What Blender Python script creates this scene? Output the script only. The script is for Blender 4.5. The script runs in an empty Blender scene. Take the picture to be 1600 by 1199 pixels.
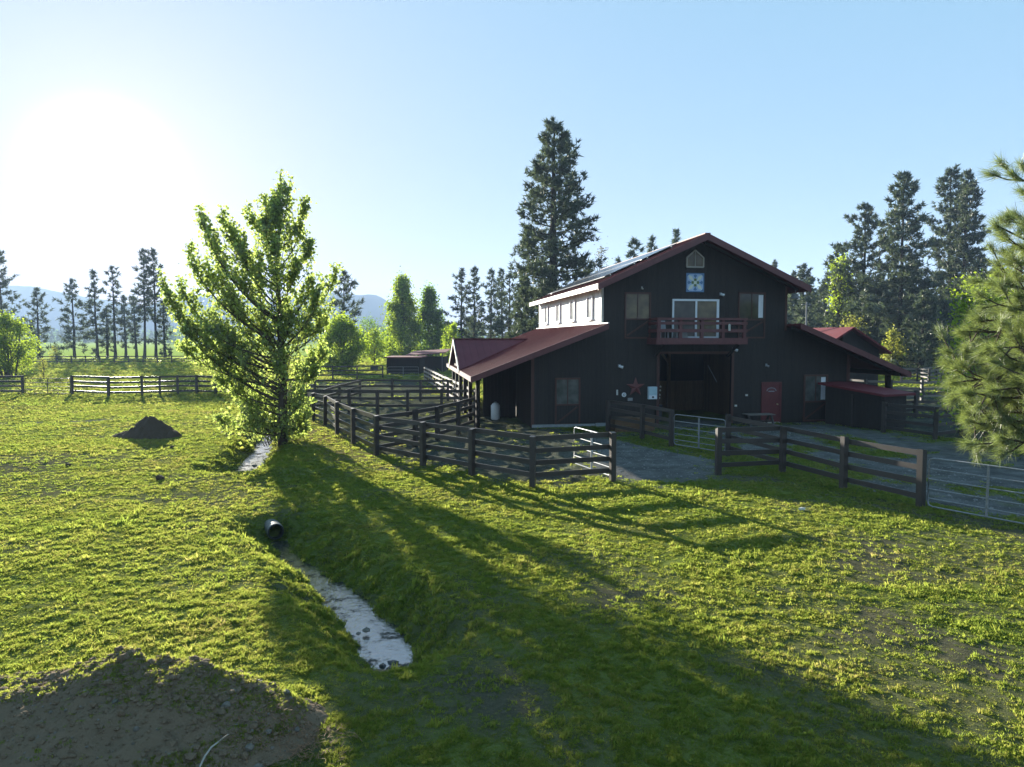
import bpy, math, random
import numpy as np
from math import radians as R
from mathutils import Vector

S = bpy.context.scene
COL = S.collection

# ------------------------------------------------------------------ camera
H, FPX, HY = 4.3, 1111.0, 530.0
TH = math.atan((599.5 - HY) / FPX)
cam = bpy.data.cameras.new('camera')
co = bpy.data.objects.new('camera', cam)
COL.objects.link(co)
cam.sensor_width = 36
cam.lens = 36 * FPX / 1600
cam.clip_start = .1
cam.clip_end = 9000
co.location = (0, 0, H)
co.rotation_euler = (math.pi / 2 - TH, 0, 0)
S.camera = co

# ------------------------------------------------------------------ sky, sun, exposure
SUN_EL, SUN_AZ = R(10.7), R(-28.3)
w = bpy.data.worlds.new('World')
S.world = w
w.use_nodes = True
nt = w.node_tree
nt.nodes.clear()
sky = nt.nodes.new('ShaderNodeTexSky')
sky.sky_type = 'NISHITA'
sky.sun_disc = False
sky.sun_elevation = SUN_EL
sky.sun_rotation = SUN_AZ
sky.air_density = 1.0
sky.dust_density = .35
sky.ozone_density = 5.0
sep = nt.nodes.new('ShaderNodeSeparateColor')
gam = nt.nodes.new('ShaderNodeCombineColor')
nt.links.new(sky.outputs[0], sep.inputs[0])
for ch, ex in enumerate((.36, .14, .10)):       # soft shoulder, as the camera's tone curve holds the sky
    pw_ = nt.nodes.new('ShaderNodeMath')
    pw_.operation = 'POWER'
    pw_.inputs[1].default_value = ex
    nt.links.new(sep.outputs[ch], pw_.inputs[0])
    nt.links.new(pw_.outputs[0], gam.inputs[ch])
tint = nt.nodes.new('ShaderNodeMix')
tint.data_type = 'RGBA'
tint.blend_type = 'MULTIPLY'
tint.inputs[0].default_value = 1
tint.inputs[7].default_value = (.60, .87, 1.17, 1)
bg = nt.nodes.new('ShaderNodeBackground')
bg.inputs[1].default_value = .125
wo = nt.nodes.new('ShaderNodeOutputWorld')
nt.links.new(gam.outputs[0], tint.inputs[6])
# the blown-out sun: a bright core and a soft halo round its direction
GLARE = (math.sin(R(-29.4)) * math.cos(R(11.4)), math.cos(R(-29.4)) * math.cos(R(11.4)), math.sin(R(11.4)))
tcw = nt.nodes.new('ShaderNodeTexCoord')
dp = nt.nodes.new('ShaderNodeVectorMath')
dp.operation = 'DOT_PRODUCT'
dp.inputs[1].default_value = GLARE
nt.links.new(tcw.outputs['Generated'], dp.inputs[0])
mxz = nt.nodes.new('ShaderNodeMath')
mxz.operation = 'MAXIMUM'
mxz.inputs[1].default_value = 0
nt.links.new(dp.outputs['Value'], mxz.inputs[0])
acc = None
for ex, k in ((1250, 14.0), (90, .24), (11, .22)):
    p_ = nt.nodes.new('ShaderNodeMath')
    p_.operation = 'POWER'
    p_.inputs[1].default_value = ex
    nt.links.new(mxz.outputs[0], p_.inputs[0])
    q_ = nt.nodes.new('ShaderNodeMath')
    q_.operation = 'MULTIPLY_ADD'
    q_.inputs[1].default_value = k
    q_.inputs[2].default_value = 0
    nt.links.new(p_.outputs[0], q_.inputs[0])
    if acc is not None:
        nt.links.new(acc, q_.inputs[2])
    acc = q_.outputs[0]
glow = nt.nodes.new('ShaderNodeMix')
glow.data_type = 'RGBA'
glow.blend_type = 'MULTIPLY'
glow.inputs[0].default_value = 1
glow.inputs[7].default_value = (1.15, 1.02, .85, 1)
nt.links.new(acc, glow.inputs[6])
summ = nt.nodes.new('ShaderNodeMix')
summ.data_type = 'RGBA'
summ.blend_type = 'ADD'
summ.inputs[0].default_value = 1
nt.links.new(tint.outputs[2], summ.inputs[6])
nt.links.new(glow.outputs[2], summ.inputs[7])
nt.links.new(summ.outputs[2], bg.inputs[0])
nt.links.new(bg.outputs[0], wo.inputs[0])

sl = bpy.data.lights.new('sun', 'SUN')
sl.energy = 5.0
sl.angle = R(.5)
sl.color = (1, .93, .80)
so = bpy.data.objects.new('sun', sl)
COL.objects.link(so)
sd = Vector((math.sin(SUN_AZ) * math.cos(SUN_EL), math.cos(SUN_AZ) * math.cos(SUN_EL), math.sin(SUN_EL)))
so.rotation_euler = sd.to_track_quat('Z', 'Y').to_euler()

S.view_settings.view_transform = 'Standard'
S.view_settings.look = 'None'
S.view_settings.exposure = 2.25
S.view_settings.gamma = 1
S.view_settings.use_curve_mapping = False
S.cycles.use_denoising = True
S.cycles.volume_bounces = 0
S.cycles.max_bounces = 6
S.cycles.transparent_max_bounces = 8
S.cycles.sample_clamp_indirect = 4
S.cycles.sample_clamp_direct = 12

rng = np.random.default_rng(7)
random.seed(7)


# ------------------------------------------------------------------ helpers
def P(px, py, z=0.0):
    """World point at height z on the sight line through a pixel of the 1600x1199 photograph."""
    dx = (px - 800) / FPX
    dy = (599.5 - py) / FPX
    r = np.array([dx, math.cos(TH) + dy * math.sin(TH), -math.sin(TH) + dy * math.cos(TH)])
    t = (z - H) / r[2]
    return np.array([r[0] * t, r[1] * t, z])


def at(px, Y):
    """Ground x for pixel column px at distance Y."""
    return (px - 800) / FPX * Y


def zof(py, Y):
    d = (599.5 - py) / FPX
    return H + Y * (d * math.cos(TH) - math.sin(TH)) / (math.cos(TH) + d * math.sin(TH))


class G:
    """Collects geometry and links it as ONE mesh object."""

    def __init__(s):
        s.v, s.f3, s.f4, s.n = [], [], [], 0

    def add(s, V, F):
        V = np.asarray(V, float).reshape(-1, 3)
        F = np.asarray(F, int)
        s.v.append(V)
        (s.f3 if F.shape[1] == 3 else s.f4).append(F + s.n)
        s.n += len(V)
        return s

    def box(s, a, b):
        x0, y0, z0 = np.minimum(a, b)
        x1, y1, z1 = np.maximum(a, b)
        return s.hexa([(x0, y0, z0), (x1, y0, z0), (x1, y1, z0), (x0, y1, z0), (x0, y0, z1), (x1, y0, z1), (x1, y1, z1), (x0, y1, z1)])

    def hexa(s, V):
        return s.add(V, [(0, 3, 2, 1), (4, 5, 6, 7), (0, 1, 5, 4), (1, 2, 6, 5), (2, 3, 7, 6), (3, 0, 4, 7)])

    def bar(s, p, q, w, h, up=(0, 0, 1)):
        """A box beam from p to q, w wide sideways, h high."""
        p, q, up = np.array(p, float), np.array(q, float), np.array(up, float)
        d = q - p
        d /= np.linalg.norm(d)
        sx = np.cross(d, up)
        if np.linalg.norm(sx) < 1e-6:
            sx = np.cross(d, (1, 0, 0))
        sx /= np.linalg.norm(sx)
        u = np.cross(sx, d)
        a, b = sx * w / 2, u * h / 2
        return s.hexa([p - a - b, q - a - b, q + a - b, p + a - b, p - a + b, q - a + b, q + a + b, p + a + b])

    def slab(s, q, th):
        """A quad given by 4 corners (counter-clockwise from above) extruded downwards by th."""
        q = np.array(q, float)
        lo = q - np.array((0, 0, th))
        return s.hexa(list(lo) + list(q))

    def prism(s, poly, vec):
        """A convex planar polygon extruded by vec."""
        p = np.array(poly, float)
        n = len(p)
        V = np.vstack([p, p + np.array(vec, float)])
        s.add(V, [(i, (i + 1) % n, (i + 1) % n + n, i + n) for i in range(n)])
        T = [(0, i + 1, i) for i in range(1, n - 1)] + [(n, n + i, n + i + 1) for i in range(1, n - 1)]
        return s.add(V, T)

    def tube(s, pts, rad, n=6, cap=True):
        pts = np.array(pts, float)
        m = len(pts)
        rad = np.broadcast_to(np.array(rad, float), (m,))
        tan = np.gradient(pts, axis=0)
        tan /= np.linalg.norm(tan, axis=1)[:, None] + 1e-12
        ref = np.array((0, 0, 1.)) if abs(tan[0][2]) < .9 else np.array((1., 0, 0))
        a = np.cross(tan, ref)
        a /= np.linalg.norm(a, axis=1)[:, None] + 1e-12
        b = np.cross(tan, a)
        an = np.linspace(0, 2 * np.pi, n, endpoint=False)
        V = (pts[:, None] + rad[:, None, None] * (np.cos(an)[None, :, None] * a[:, None] + np.sin(an)[None, :, None] * b[:, None])).reshape(-1, 3)
        F = []
        for i in range(m - 1):
            for j in range(n):
                k = (j + 1) % n
                F.append((i * n + j, i * n + k, (i + 1) * n + k, (i + 1) * n + j))
        s.add(V, F)
        if cap and n > 3:
            T = []
            for o, r in ((0, 1), ((m - 1) * n, -1)):
                for j in range(1, n - 1):
                    T.append((o, o + j, o + j + 1)[::r])
            s.add(V, T)
        return s

    def mesh(s, name):
        V = np.vstack(s.v)
        f3 = np.vstack(s.f3) if s.f3 else np.zeros((0, 3), int)
        f4 = np.vstack(s.f4) if s.f4 else np.zeros((0, 4), int)
        me = bpy.data.meshes.new(name)
        me.vertices.add(len(V))
        me.vertices.foreach_set('co', V.astype(np.float32).ravel())
        li = np.concatenate([f3.ravel(), f4.ravel()]).astype(np.int32)
        me.loops.add(len(li))
        me.loops.foreach_set('vertex_index', li)
        ls = np.concatenate([np.arange(len(f3)) * 3, len(f3) * 3 + np.arange(len(f4)) * 4]).astype(np.int32)
        me.polygons.add(len(ls))
        me.polygons.foreach_set('loop_start', ls)
        me.update(calc_edges=True)
        me.validate()
        me.polygons.foreach_set('use_smooth', np.zeros(len(me.polygons), bool))
        return me

    def build(s, name, mat, parent=None, loc=None, smooth=False):
        me = s.mesh(name)
        me.materials.append(mat)
        if smooth:
            me.polygons.foreach_set('use_smooth', np.ones(len(me.polygons), bool))
        return link(name, me, parent, loc)


def link(name, me, parent=None, loc=None):
    o = bpy.data.objects.new(name, me)
    COL.objects.link(o)
    if parent is not None:
        o.parent = parent
    if loc is not None:
        o.location = loc
    return o


def tag(o, label=None, cat=None, group=None, kind=None):
    if label:
        o['label'] = label
    if cat:
        o['category'] = cat
    if group:
        o['group'] = group
    if kind:
        o['kind'] = kind
    return o


def thing(name, loc, label, cat, group=None, rz=0):
    o = bpy.data.objects.new(name, None)
    COL.objects.link(o)
    o.empty_display_size = .3
    o.location = loc
    o.rotation_euler = (0, 0, rz)
    return tag(o, label, cat, group)


def dup(root, loc, label, rz=None):
    r = root.copy()
    COL.objects.link(r)
    r.location = loc
    r['label'] = label
    if rz is not None:
        r.rotation_euler = (0, 0, rz)
    for ch in list(root.children):
        c = ch.copy()
        COL.objects.link(c)
        c.parent = r
        for g in ch.children:
            d = g.copy()
            COL.objects.link(d)
            d.parent = c
    return r


# value noise on arrays
def _hash(ix, iy, seed):
    n = (ix.astype(np.int64) * 374761393 + iy.astype(np.int64) * 668265263 + seed * 974711) & 0x7fffffff
    n = ((n ^ (n >> 13)) * 1274126177) & 0x7fffffff
    return ((n ^ (n >> 16)) & 0xffff) / 65535.0


def vn(x, y, seed=0):
    xi, yi = np.floor(x), np.floor(y)
    fx, fy = x - xi, y - yi
    fx = fx * fx * (3 - 2 * fx)
    fy = fy * fy * (3 - 2 * fy)
    a, b = _hash(xi, yi, seed), _hash(xi + 1, yi, seed)
    c, d = _hash(xi, yi + 1, seed), _hash(xi + 1, yi + 1, seed)
    return (a * (1 - fx) + b * fx) * (1 - fy) + (c * (1 - fx) + d * fx) * fy


def fbm(x, y, seed=0, oct=4):
    t, a, n = 0, .5, 0
    for i in range(oct):
        t = t + a * vn(x * 2 ** i + 17.3 * i, y * 2 ** i - 9.1 * i, seed + i)
        n += a
        a *= .5
    return t / n


def sstep(e0, e1, x):
    t = np.clip((x - e0) / (e1 - e0), 0, 1)
    return t * t * (3 - 2 * t)


def inpoly(x, y, poly):
    poly = np.asarray(poly)[:, :2]
    ins = np.zeros(np.shape(x), bool)
    n = len(poly)
    for i in range(n):
        x0, y0 = poly[i]
        x1, y1 = poly[(i + 1) % n]
        c = ((y0 > y) != (y1 > y)) & (x < (x1 - x0) * (y - y0) / (y1 - y0 + 1e-12) + x0)
        ins ^= c
    return ins


def pdist(x, y, line, vals=None):
    """Distance to a polyline and the interpolated value at the nearest point."""
    best = np.full(np.shape(x), 1e9)
    bv = np.zeros(np.shape(x))
    line = np.asarray(line)[:, :2]
    for i in range(len(line) - 1):
        a, b = line[i], line[i + 1]
        ab = b - a
        t = np.clip(((x - a[0]) * ab[0] + (y - a[1]) * ab[1]) / (ab @ ab), 0, 1)
        d = np.hypot(x - a[0] - t * ab[0], y - a[1] - t * ab[1])
        m = d < best
        best = np.where(m, d, best)
        if vals is not None:
            bv = np.where(m, vals[i] * (1 - t) + vals[i + 1] * t, bv)
    return best, bv


# ------------------------------------------------------------------ materials
def nodes(name):
    m = bpy.data.materials.new(name)
    m.use_nodes = True
    t = m.node_tree
    return m, t, t.nodes['Principled BSDF'], t.links


def ramp(t, fac, stops):
    r = t.nodes.new('ShaderNodeValToRGB')
    el = r.color_ramp.elements
    while len(el) < len(stops):
        el.new(.5)
    for e, (p, c) in zip(el, stops):
        e.position = p
        e.color = (*c, 1)
    t.links.new(fac, r.inputs[0])
    return r.outputs[0]


def noise_tex(t, scale, detail=4, rough=.55, vec=None, w=None):
    n = t.nodes.new('ShaderNodeTexNoise')
    n.inputs['Scale'].default_value = scale
    n.inputs['Detail'].default_value = detail
    n.inputs['Roughness'].default_value = rough
    if vec is not None:
        t.links.new(vec, n.inputs['Vector'])
    return n.outputs['Fac']


def bump(t, bs, h, strength=.5, dist=.02):
    b = t.nodes.new('ShaderNodeBump')
    b.inputs['Strength'].default_value = strength
    b.inputs['Distance'].default_value = dist
    t.links.new(h, b.inputs['Height'])
    t.links.new(b.outputs[0], bs.inputs['Normal'])


def mapped(t, scale=(1, 1, 1), space='Object'):
    tc = t.nodes.new('ShaderNodeTexCoord')
    mp = t.nodes.new('ShaderNodeMapping')
    mp.inputs['Scale'].default_value = scale
    t.links.new(tc.outputs[space], mp.inputs[0])
    return mp.outputs[0]


def paint(name, c, rough=.5, var=.25, scale=3, spec=.5, metal=0, stretch=(1, 1, 1)):
    m, t, b, L = nodes(name)
    v = mapped(t, stretch)
    f = noise_tex(t, scale, 6, .6, v)
    lo = tuple(x * (1 - var) for x in c)
    hi = tuple(min(1, x * (1 + var)) for x in c)
    L.new(ramp(t, f, [(.3, lo), (.7, hi)]), b.inputs['Base Color'])
    b.inputs['Roughness'].default_value = rough
    b.inputs['Specular IOR Level'].default_value = spec
    b.inputs['Metallic'].default_value = metal
    bump(t, b, f, .25, .01)
    return m


def wood(name, c, rough=.6, var=.5, grain=(6, 6, .6), spec=.35):
    """Vertical or lengthwise grained boards; each loose board gets its own tone."""
    m, t, b, L = nodes(name)
    v = mapped(t, grain)
    f = noise_tex(t, 4, 8, .65, v)
    geo = t.nodes.new('ShaderNodeNewGeometry')
    ad = t.nodes.new('ShaderNodeMath')
    ad.operation = 'MULTIPLY_ADD'
    L.new(geo.outputs['Random Per Island'], ad.inputs[0])
    ad.inputs[1].default_value = .22
    oi = t.nodes.new('ShaderNodeObjectInfo')
    a2 = t.nodes.new('ShaderNodeMath')
    a2.operation = 'MULTIPLY_ADD'
    L.new(oi.outputs['Random'], a2.inputs[0])
    a2.inputs[1].default_value = .25
    L.new(f, a2.inputs[2])
    L.new(a2.outputs[0], ad.inputs[2])
    lo = tuple(x * (1 - var) for x in c)
    hi = tuple(min(1, x * (1 + var)) for x in c)
    L.new(ramp(t, ad.outputs[0], [(.3, lo), (1., hi)]), b.inputs['Base Color'])
    b.inputs['Roughness'].default_value = rough
    b.inputs['Specular IOR Level'].default_value = spec
    bump(t, b, f, .5, .008)
    return m


def leafy(name, dif, tra, mixf=.45, gloss=.0, var=.5):
    m, t, b, L = nodes(name)
    t.nodes.remove(b)
    out = [n for n in t.nodes if n.type == 'OUTPUT_MATERIAL'][0]
    geo = t.nodes.new('ShaderNodeNewGeometry')
    rnd = geo.outputs['Random Per Island']
    d = t.nodes.new('ShaderNodeBsdfDiffuse')
    tr = t.nodes.new('ShaderNodeBsdfTranslucent')
    L.new(ramp(t, rnd, [(0, tuple(x * (1 - var) for x in dif)), (1, tuple(x * (1 + var) for x in dif))]), d.inputs[0])
    L.new(ramp(t, rnd, [(0, tuple(x * (1 - var) for x in tra)), (1, tuple(x * (1 + var) for x in tra))]), tr.inputs[0])
    mx = t.nodes.new('ShaderNodeMixShader')
    mx.inputs[0].default_value = mixf
    L.new(d.outputs[0], mx.inputs[1])
    L.new(tr.outputs[0], mx.inputs[2])
    o = mx.outputs[0]
    if gloss:
        g = t.nodes.new('ShaderNodeBsdfGlossy')
        g.inputs['Roughness'].default_value = .45
        g.inputs[0].default_value = (.9, .9, .85, 1)
        m2 = t.nodes.new('ShaderNodeMixShader')
        m2.inputs[0].default_value = gloss
        L.new(o, m2.inputs[1])
        L.new(g.outputs[0], m2.inputs[2])
        o = m2.outputs[0]
    L.new(o, out.inputs[0])
    return m


M = {}
M['siding'] = wood('siding', (.0225, .0168, .0135), .65, .45)
M['siding_brown'] = wood('siding_brown', (.022, .015, .011), .8, .4, spec=.15)
M['siding_in'] = wood('siding_in', (.12, .075, .038), .7, .45)
M['trim'] = wood('trim', (.075, .030, .022), .55, .3)
M['red_trim'] = paint('red_trim', (.12, .030, .030), .45, .2, 4)
M['red_door'] = paint('red_door', (.13, .020, .020), .55, .15, 4)
M['roof_red'] = paint('roof_red', (.15, .026, .030), .65, .12, 1.5, spec=.2)
M['roof_sky_tinted'] = paint('roof_sky_tinted', (.13, .030, .038), .7, .1, 1.5, spec=.15)  # red roofing, tinted bluer for the sky mirrored in it
M['concrete'] = paint('concrete', (.28, .28, .28), .9, .2, 6)
M['white'] = paint('white', (.75, .76, .78), .4, .05, 5)
M['offwhite'] = paint('offwhite', (.55, .52, .45), .6, .1, 5)
M['grey'] = paint('grey', (.30, .31, .33), .5, .2, 5)
M['blackmetal'] = paint('blackmetal', (.02, .02, .022), .4, .2, 8)
M['galv'] = paint('galv', (.24, .24, .24), .5, .3, 12, metal=.3)
M['galv_lit'] = paint('galv_lit', (.42, .42, .41), .5, .2, 12, metal=.1)  # brighter copy of galv: sunlight on the gate put into the colour
M['brass'] = paint('brass', (.6, .5, .3), .3, .1, 12, metal=.9)
M['fence'] = wood('fence', (.040, .030, .025), .45, .5, (5, 5, 5), .5)
M['fence_pale'] = wood('fence_pale', (.16, .135, .115), .55, .4, (5, 5, 5), .4)
M['crate'] = wood('crate', (.13, .07, .035), .7, .4)
M['pipe'] = paint('pipe', (.14, .13, .12), .55, .3, 8)
M['stone'] = paint('stone', (.15, .125, .10), .85, .4, 9)
M['gravel_stone'] = paint('gravel_stone', (.20, .19, .18), .85, .4, 20)
M['bark'] = wood('bark', (.075, .055, .042), .85, .5, (3, 3, .8), .2)
M['bark_dark'] = wood('bark_dark', (.040, .032, .026), .9, .5, (2, 2, .6), .2)
M['straw'] = wood('straw', (.22, .11, .055), .8, .5)
M['twig'] = paint('twig', (.35, .31, .26), .7, .2, 9)
M['needles'] = leafy('needles', (.062, .082, .058), (.09, .12, .05), .35, .05)
M['needles_far'] = leafy('needles_far', (.066, .084, .062), (.10, .13, .06), .35, .02)
M['needles_near'] = leafy('needles_near', (.14, .175, .07), (.24, .30, .07), .45, .10)
M['leaf'] = leafy('leaf', (.12, .15, .05), (.43, .54, .12), .6, .05)
M['leaf_lime'] = leafy('leaf_lime', (.10, .14, .02), (.36, .48, .035), .55, .02)
M['leaf_mid'] = leafy('leaf_mid', (.06, .10, .02), (.22, .36, .03), .5, .02)
M['leaf_yellow'] = leafy('leaf_yellow', (.12, .13, .03), (.38, .40, .06), .5, .02)
M['leaf_pale'] = leafy('leaf_pale', (.14, .14, .10), (.2, .2, .12), .4, .02)


def glass(name, c, rough=.06):
    m, t, b, L = nodes(name)
    v = mapped(t, (1, 1, 1))
    f = noise_tex(t, 2.5, 3, .5, v)
    L.new(ramp(t, f, [(.3, tuple(x * .6 for x in c)), (.7, tuple(x * 1.4 for x in c))]), b.inputs['Base Color'])
    b.inputs['Roughness'].default_value = rough
    b.inputs['Specular IOR Level'].default_value = .5
    b.inputs['IOR'].default_value = 1.45
    return m


M['glass'] = glass('glass', (.05, .045, .032))
M['glass_reflection'] = glass('glass_reflection', (.13, .095, .04))  # yellow tone stands in for sunlit trees reflected in the panes
M['glass_grey'] = glass('glass_grey', (.10, .10, .09), .12)
M['glass_pale'] = glass('glass_pale', (.26, .26, .25), .2)
M['solar'] = glass('solar', (.012, .014, .02), .2)


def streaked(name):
    """Pale boards with dark weather streaks rising from the bottom."""
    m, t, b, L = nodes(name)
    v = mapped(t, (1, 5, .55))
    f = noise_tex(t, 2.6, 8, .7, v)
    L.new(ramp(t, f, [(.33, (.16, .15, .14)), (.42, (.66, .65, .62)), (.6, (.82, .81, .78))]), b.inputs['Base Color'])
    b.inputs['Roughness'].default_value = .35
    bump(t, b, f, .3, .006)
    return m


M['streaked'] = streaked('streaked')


def ground_material():
    m, t, b, L = nodes('turf_and_soil')
    tc = t.nodes.new('ShaderNodeTexCoord')
    pos = tc.outputs['Object']

    def attr(n):
        a = t.nodes.new('ShaderNodeAttribute')
        a.attribute_name = n
        return a.outputs['Fac']

    def mix(f, a, c):
        x = t.nodes.new('ShaderNodeMix')
        x.data_type = 'RGBA'
        L.new(f, x.inputs[0])
        L.new(a, x.inputs[6])
        L.new(c, x.inputs[7])
        return x.outputs[2]
    big = noise_tex(t, .12, 5, .6, pos)
    mid = noise_tex(t, 1.3, 6, .65, pos)
    fine = noise_tex(t, 14, 6, .7, pos)
    grit = noise_tex(t, 45, 3, .7, pos)
    turf = ramp(t, mid, [(.30, (.060, .052, .028)), (.46, (.072, .084, .024)), (.60, (.095, .118, .028)), (.75, (.13, .125, .045))])
    turf2 = ramp(t, big, [(.35, (.085, .105, .025)), (.65, (.13, .125, .045))])
    x = t.nodes.new('ShaderNodeMix')
    x.data_type = 'RGBA'
    x.inputs[0].default_value = .4
    L.new(turf, x.inputs[6])
    L.new(turf2, x.inputs[7])
    gmx = t.nodes.new('ShaderNodeMath')
    gmx.operation = 'MULTIPLY_ADD'
    L.new(fine, gmx.inputs[0])
    gmx.inputs[1].default_value = .6
    gmy = t.nodes.new('ShaderNodeMath')
    gmy.operation = 'MULTIPLY'
    gmy.inputs[1].default_value = .4
    L.new(mid, gmy.inputs[0])
    L.new(gmy.outputs[0], gmx.inputs[2])
    gm0 = gmx.outputs[0]
    soil = ramp(t, fine, [(.3, (.035, .029, .023)), (.6, (.085, .072, .058)), (.8, (.15, .13, .105))])
    gmix = t.nodes.new('ShaderNodeMath')
    gmix.operation = 'MULTIPLY_ADD'
    L.new(mid, gmix.inputs[0])
    gmix.inputs[1].default_value = .5
    gm2 = t.nodes.new('ShaderNodeMath')
    gm2.operation = 'MULTIPLY_ADD'
    L.new(grit, gm2.inputs[0])
    gm2.inputs[1].default_value = .5
    L.new(gmix.outputs[0], gm2.inputs[2])
    gmix.inputs[2].default_value = 0
    grav = ramp(t, gm2.outputs[0], [(.34, (.045, .042, .038)), (.5, (.115, .110, .103)), (.66, (.22, .212, .20))])
    red = ramp(t, fine, [(.3, (.08, .045, .03)), (.7, (.22, .13, .085))])
    field = ramp(t, big, [(.3, (.085, .16, .022)), (.7, (.12, .18, .03))])
    c = mix(attr('soil'), x.outputs[2], soil)
    pad = ramp(t, gm0, [(.35, (.022, .021, .020)), (.52, (.062, .058, .054)), (.7, (.12, .113, .105))])
    c = mix(attr('mud'), c, pad)
    c = mix(attr('red'), c, red)
    c = mix(attr('gravel'), c, grav)
    c = mix(attr('field'), c, field)
    L.new(c, b.inputs['Base Color'])
    b.inputs['Roughness'].default_value = .95
    b.inputs['Specular IOR Level'].default_value = 0
    b.inputs['Sheen Roughness'].default_value = .6
    L.new(attr('sheen'), b.inputs['Sheen Weight'])
    b.inputs['Sheen Tint'].default_value = (.42, .52, .14, 1)
    ad = t.nodes.new('ShaderNodeMath')
    ad.operation = 'ADD'
    L.new(fine, ad.inputs[0])
    L.new(grit, ad.inputs[1])
    bump(t, b, ad.outputs[0], .6, .03)
    return m


def grass_material():
    m, t, b, L = nodes('grass_blades')
    t.nodes.remove(b)
    out = [n for n in t.nodes if n.type == 'OUTPUT_MATERIAL'][0]
    oi = t.nodes.new('ShaderNodeObjectInfo')
    n1 = noise_tex(t, .35, 4, .6, oi.outputs['Location'])
    geo = t.nodes.new('ShaderNodeNewGeometry')

    def mm(a, bb, op, c=None):
        q = t.nodes.new('ShaderNodeMath')
        q.operation = op
        for i, v in enumerate((a, bb, c)):
            if v is None:
                continue
            if isinstance(v, (int, float)):
                q.inputs[i].default_value = v
            else:
                L.new(v, q.inputs[i])
        return q.outputs[0]
    f = mm(mm(oi.outputs['Random'], .5, 'MULTIPLY'), mm(geo.outputs['Random Per Island'], .25, 'MULTIPLY'), 'ADD')
    f = mm(f, mm(n1, .9, 'MULTIPLY', ), 'ADD')
    f = mm(f, .36, 'SUBTRACT')
    d = t.nodes.new('ShaderNodeBsdfDiffuse')
    tr = t.nodes.new('ShaderNodeBsdfTranslucent')
    L.new(ramp(t, f, [(.1, (.04, .08, .014)), (.45, (.075, .11, .018)), (.7, (.115, .125, .026)), (.95, (.16, .125, .055))]), d.inputs[0])
    L.new(ramp(t, f, [(.1, (.29, .39, .06)), (.45, (.39, .45, .07)), (.7, (.46, .46, .10)), (.95, (.46, .34, .15))]), tr.inputs[0])
    mx = t.nodes.new('ShaderNodeMixShader')
    mx.inputs[0].default_value = .6
    L.new(d.outputs[0], mx.inputs[1])
    L.new(tr.outputs[0], mx.inputs[2])
    L.new(mx.outputs[0], out.inputs[0])
    return m


def water_material(name, rough, scale):
    m, t, b, L = nodes(name)
    t.nodes.remove(b)
    out = [n for n in t.nodes if n.type == 'OUTPUT_MATERIAL'][0]
    v = mapped(t, (1, 1, 1))
    f = noise_tex(t, scale, 5, .6, v)
    bp = t.nodes.new('ShaderNodeBump')
    bp.inputs['Strength'].default_value = .45
    bp.inputs['Distance'].default_value = .03
    L.new(f, bp.inputs['Height'])
    d = t.nodes.new('ShaderNodeBsdfDiffuse')
    L.new(ramp(t, f, [(.4, (.03, .028, .02)), (.7, (.07, .07, .06))]), d.inputs[0])
    g = t.nodes.new('ShaderNodeBsdfGlossy')
    g.inputs['Roughness'].default_value = rough
    L.new(bp.outputs[0], g.inputs['Normal'])
    lw = t.nodes.new('ShaderNodeFresnel')
    lw.inputs[0].default_value = 5.0
    L.new(bp.outputs[0], lw.inputs['Normal'])
    mx = t.nodes.new('ShaderNodeMixShader')
    rf = noise_tex(t, 3.1, 6, .65, v)
    rr_ = ramp(t, rf, [(.40, (.10, .10, .10)), (.50, (1, 1, 1))])
    ml = t.nodes.new('ShaderNodeMath')
    ml.operation = 'MULTIPLY'
    L.new(lw.outputs[0], ml.inputs[0])
    L.new(rr_, ml.inputs[1])
    L.new(ml.outputs[0], mx.inputs[0])
    L.new(d.outputs[0], mx.inputs[1])
    L.new(g.outputs[0], mx.inputs[2])
    L.new(mx.outputs[0], out.inputs[0])
    return m


M['ground'] = ground_material()
M['grass'] = grass_material()
M['water'] = water_material('water', .06, 9)
M['riffle'] = water_material('riffle', .22, 7)


def soil_material(name, lo, hi):
    m, t, b, L = nodes(name)
    v = mapped(t)
    f = noise_tex(t, 7, 8, .7, v)
    g = noise_tex(t, 50, 4, .7, v)
    ad = t.nodes.new('ShaderNodeMath')
    ad.operation = 'ADD'
    L.new(f, ad.inputs[0])
    L.new(g, ad.inputs[1])
    L.new(ramp(t, ad.outputs[0], [(.35, lo), (.75, hi)]), b.inputs['Base Color'])
    t.nodes[-1].color_ramp.elements[0].position = .4
    b.inputs['Roughness'].default_value = .95
    b.inputs['Specular IOR Level'].default_value = .05
    bump(t, b, ad.outputs[0], .8, .03)
    return m


M['mound'] = soil_material('mound', (.060, .040, .024), (.20, .142, .092))
M['pile'] = soil_material('pile', (.034, .024, .016), (.085, .060, .042))
M['hill'] = paint('hill', (.035, .05, .04), .95, .35, .02, spec=.0)

# ------------------------------------------------------------------ terrain
STREAM = [P(*p, -.57) for p in [(433, 848), (452, 868), (485, 897), (522, 930), (562, 968), (596, 1012), (618, 1050)]]
STREAM_W = [.10, .11, .15, .26, .31, .34, .22]
UPPER = [P(*p, -.51) for p in [(432, 668), (416, 694), (402, 716), (386, 736), (366, 752)]]
UPPER_W = [.25, .30, .36, .42, .38]

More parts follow.
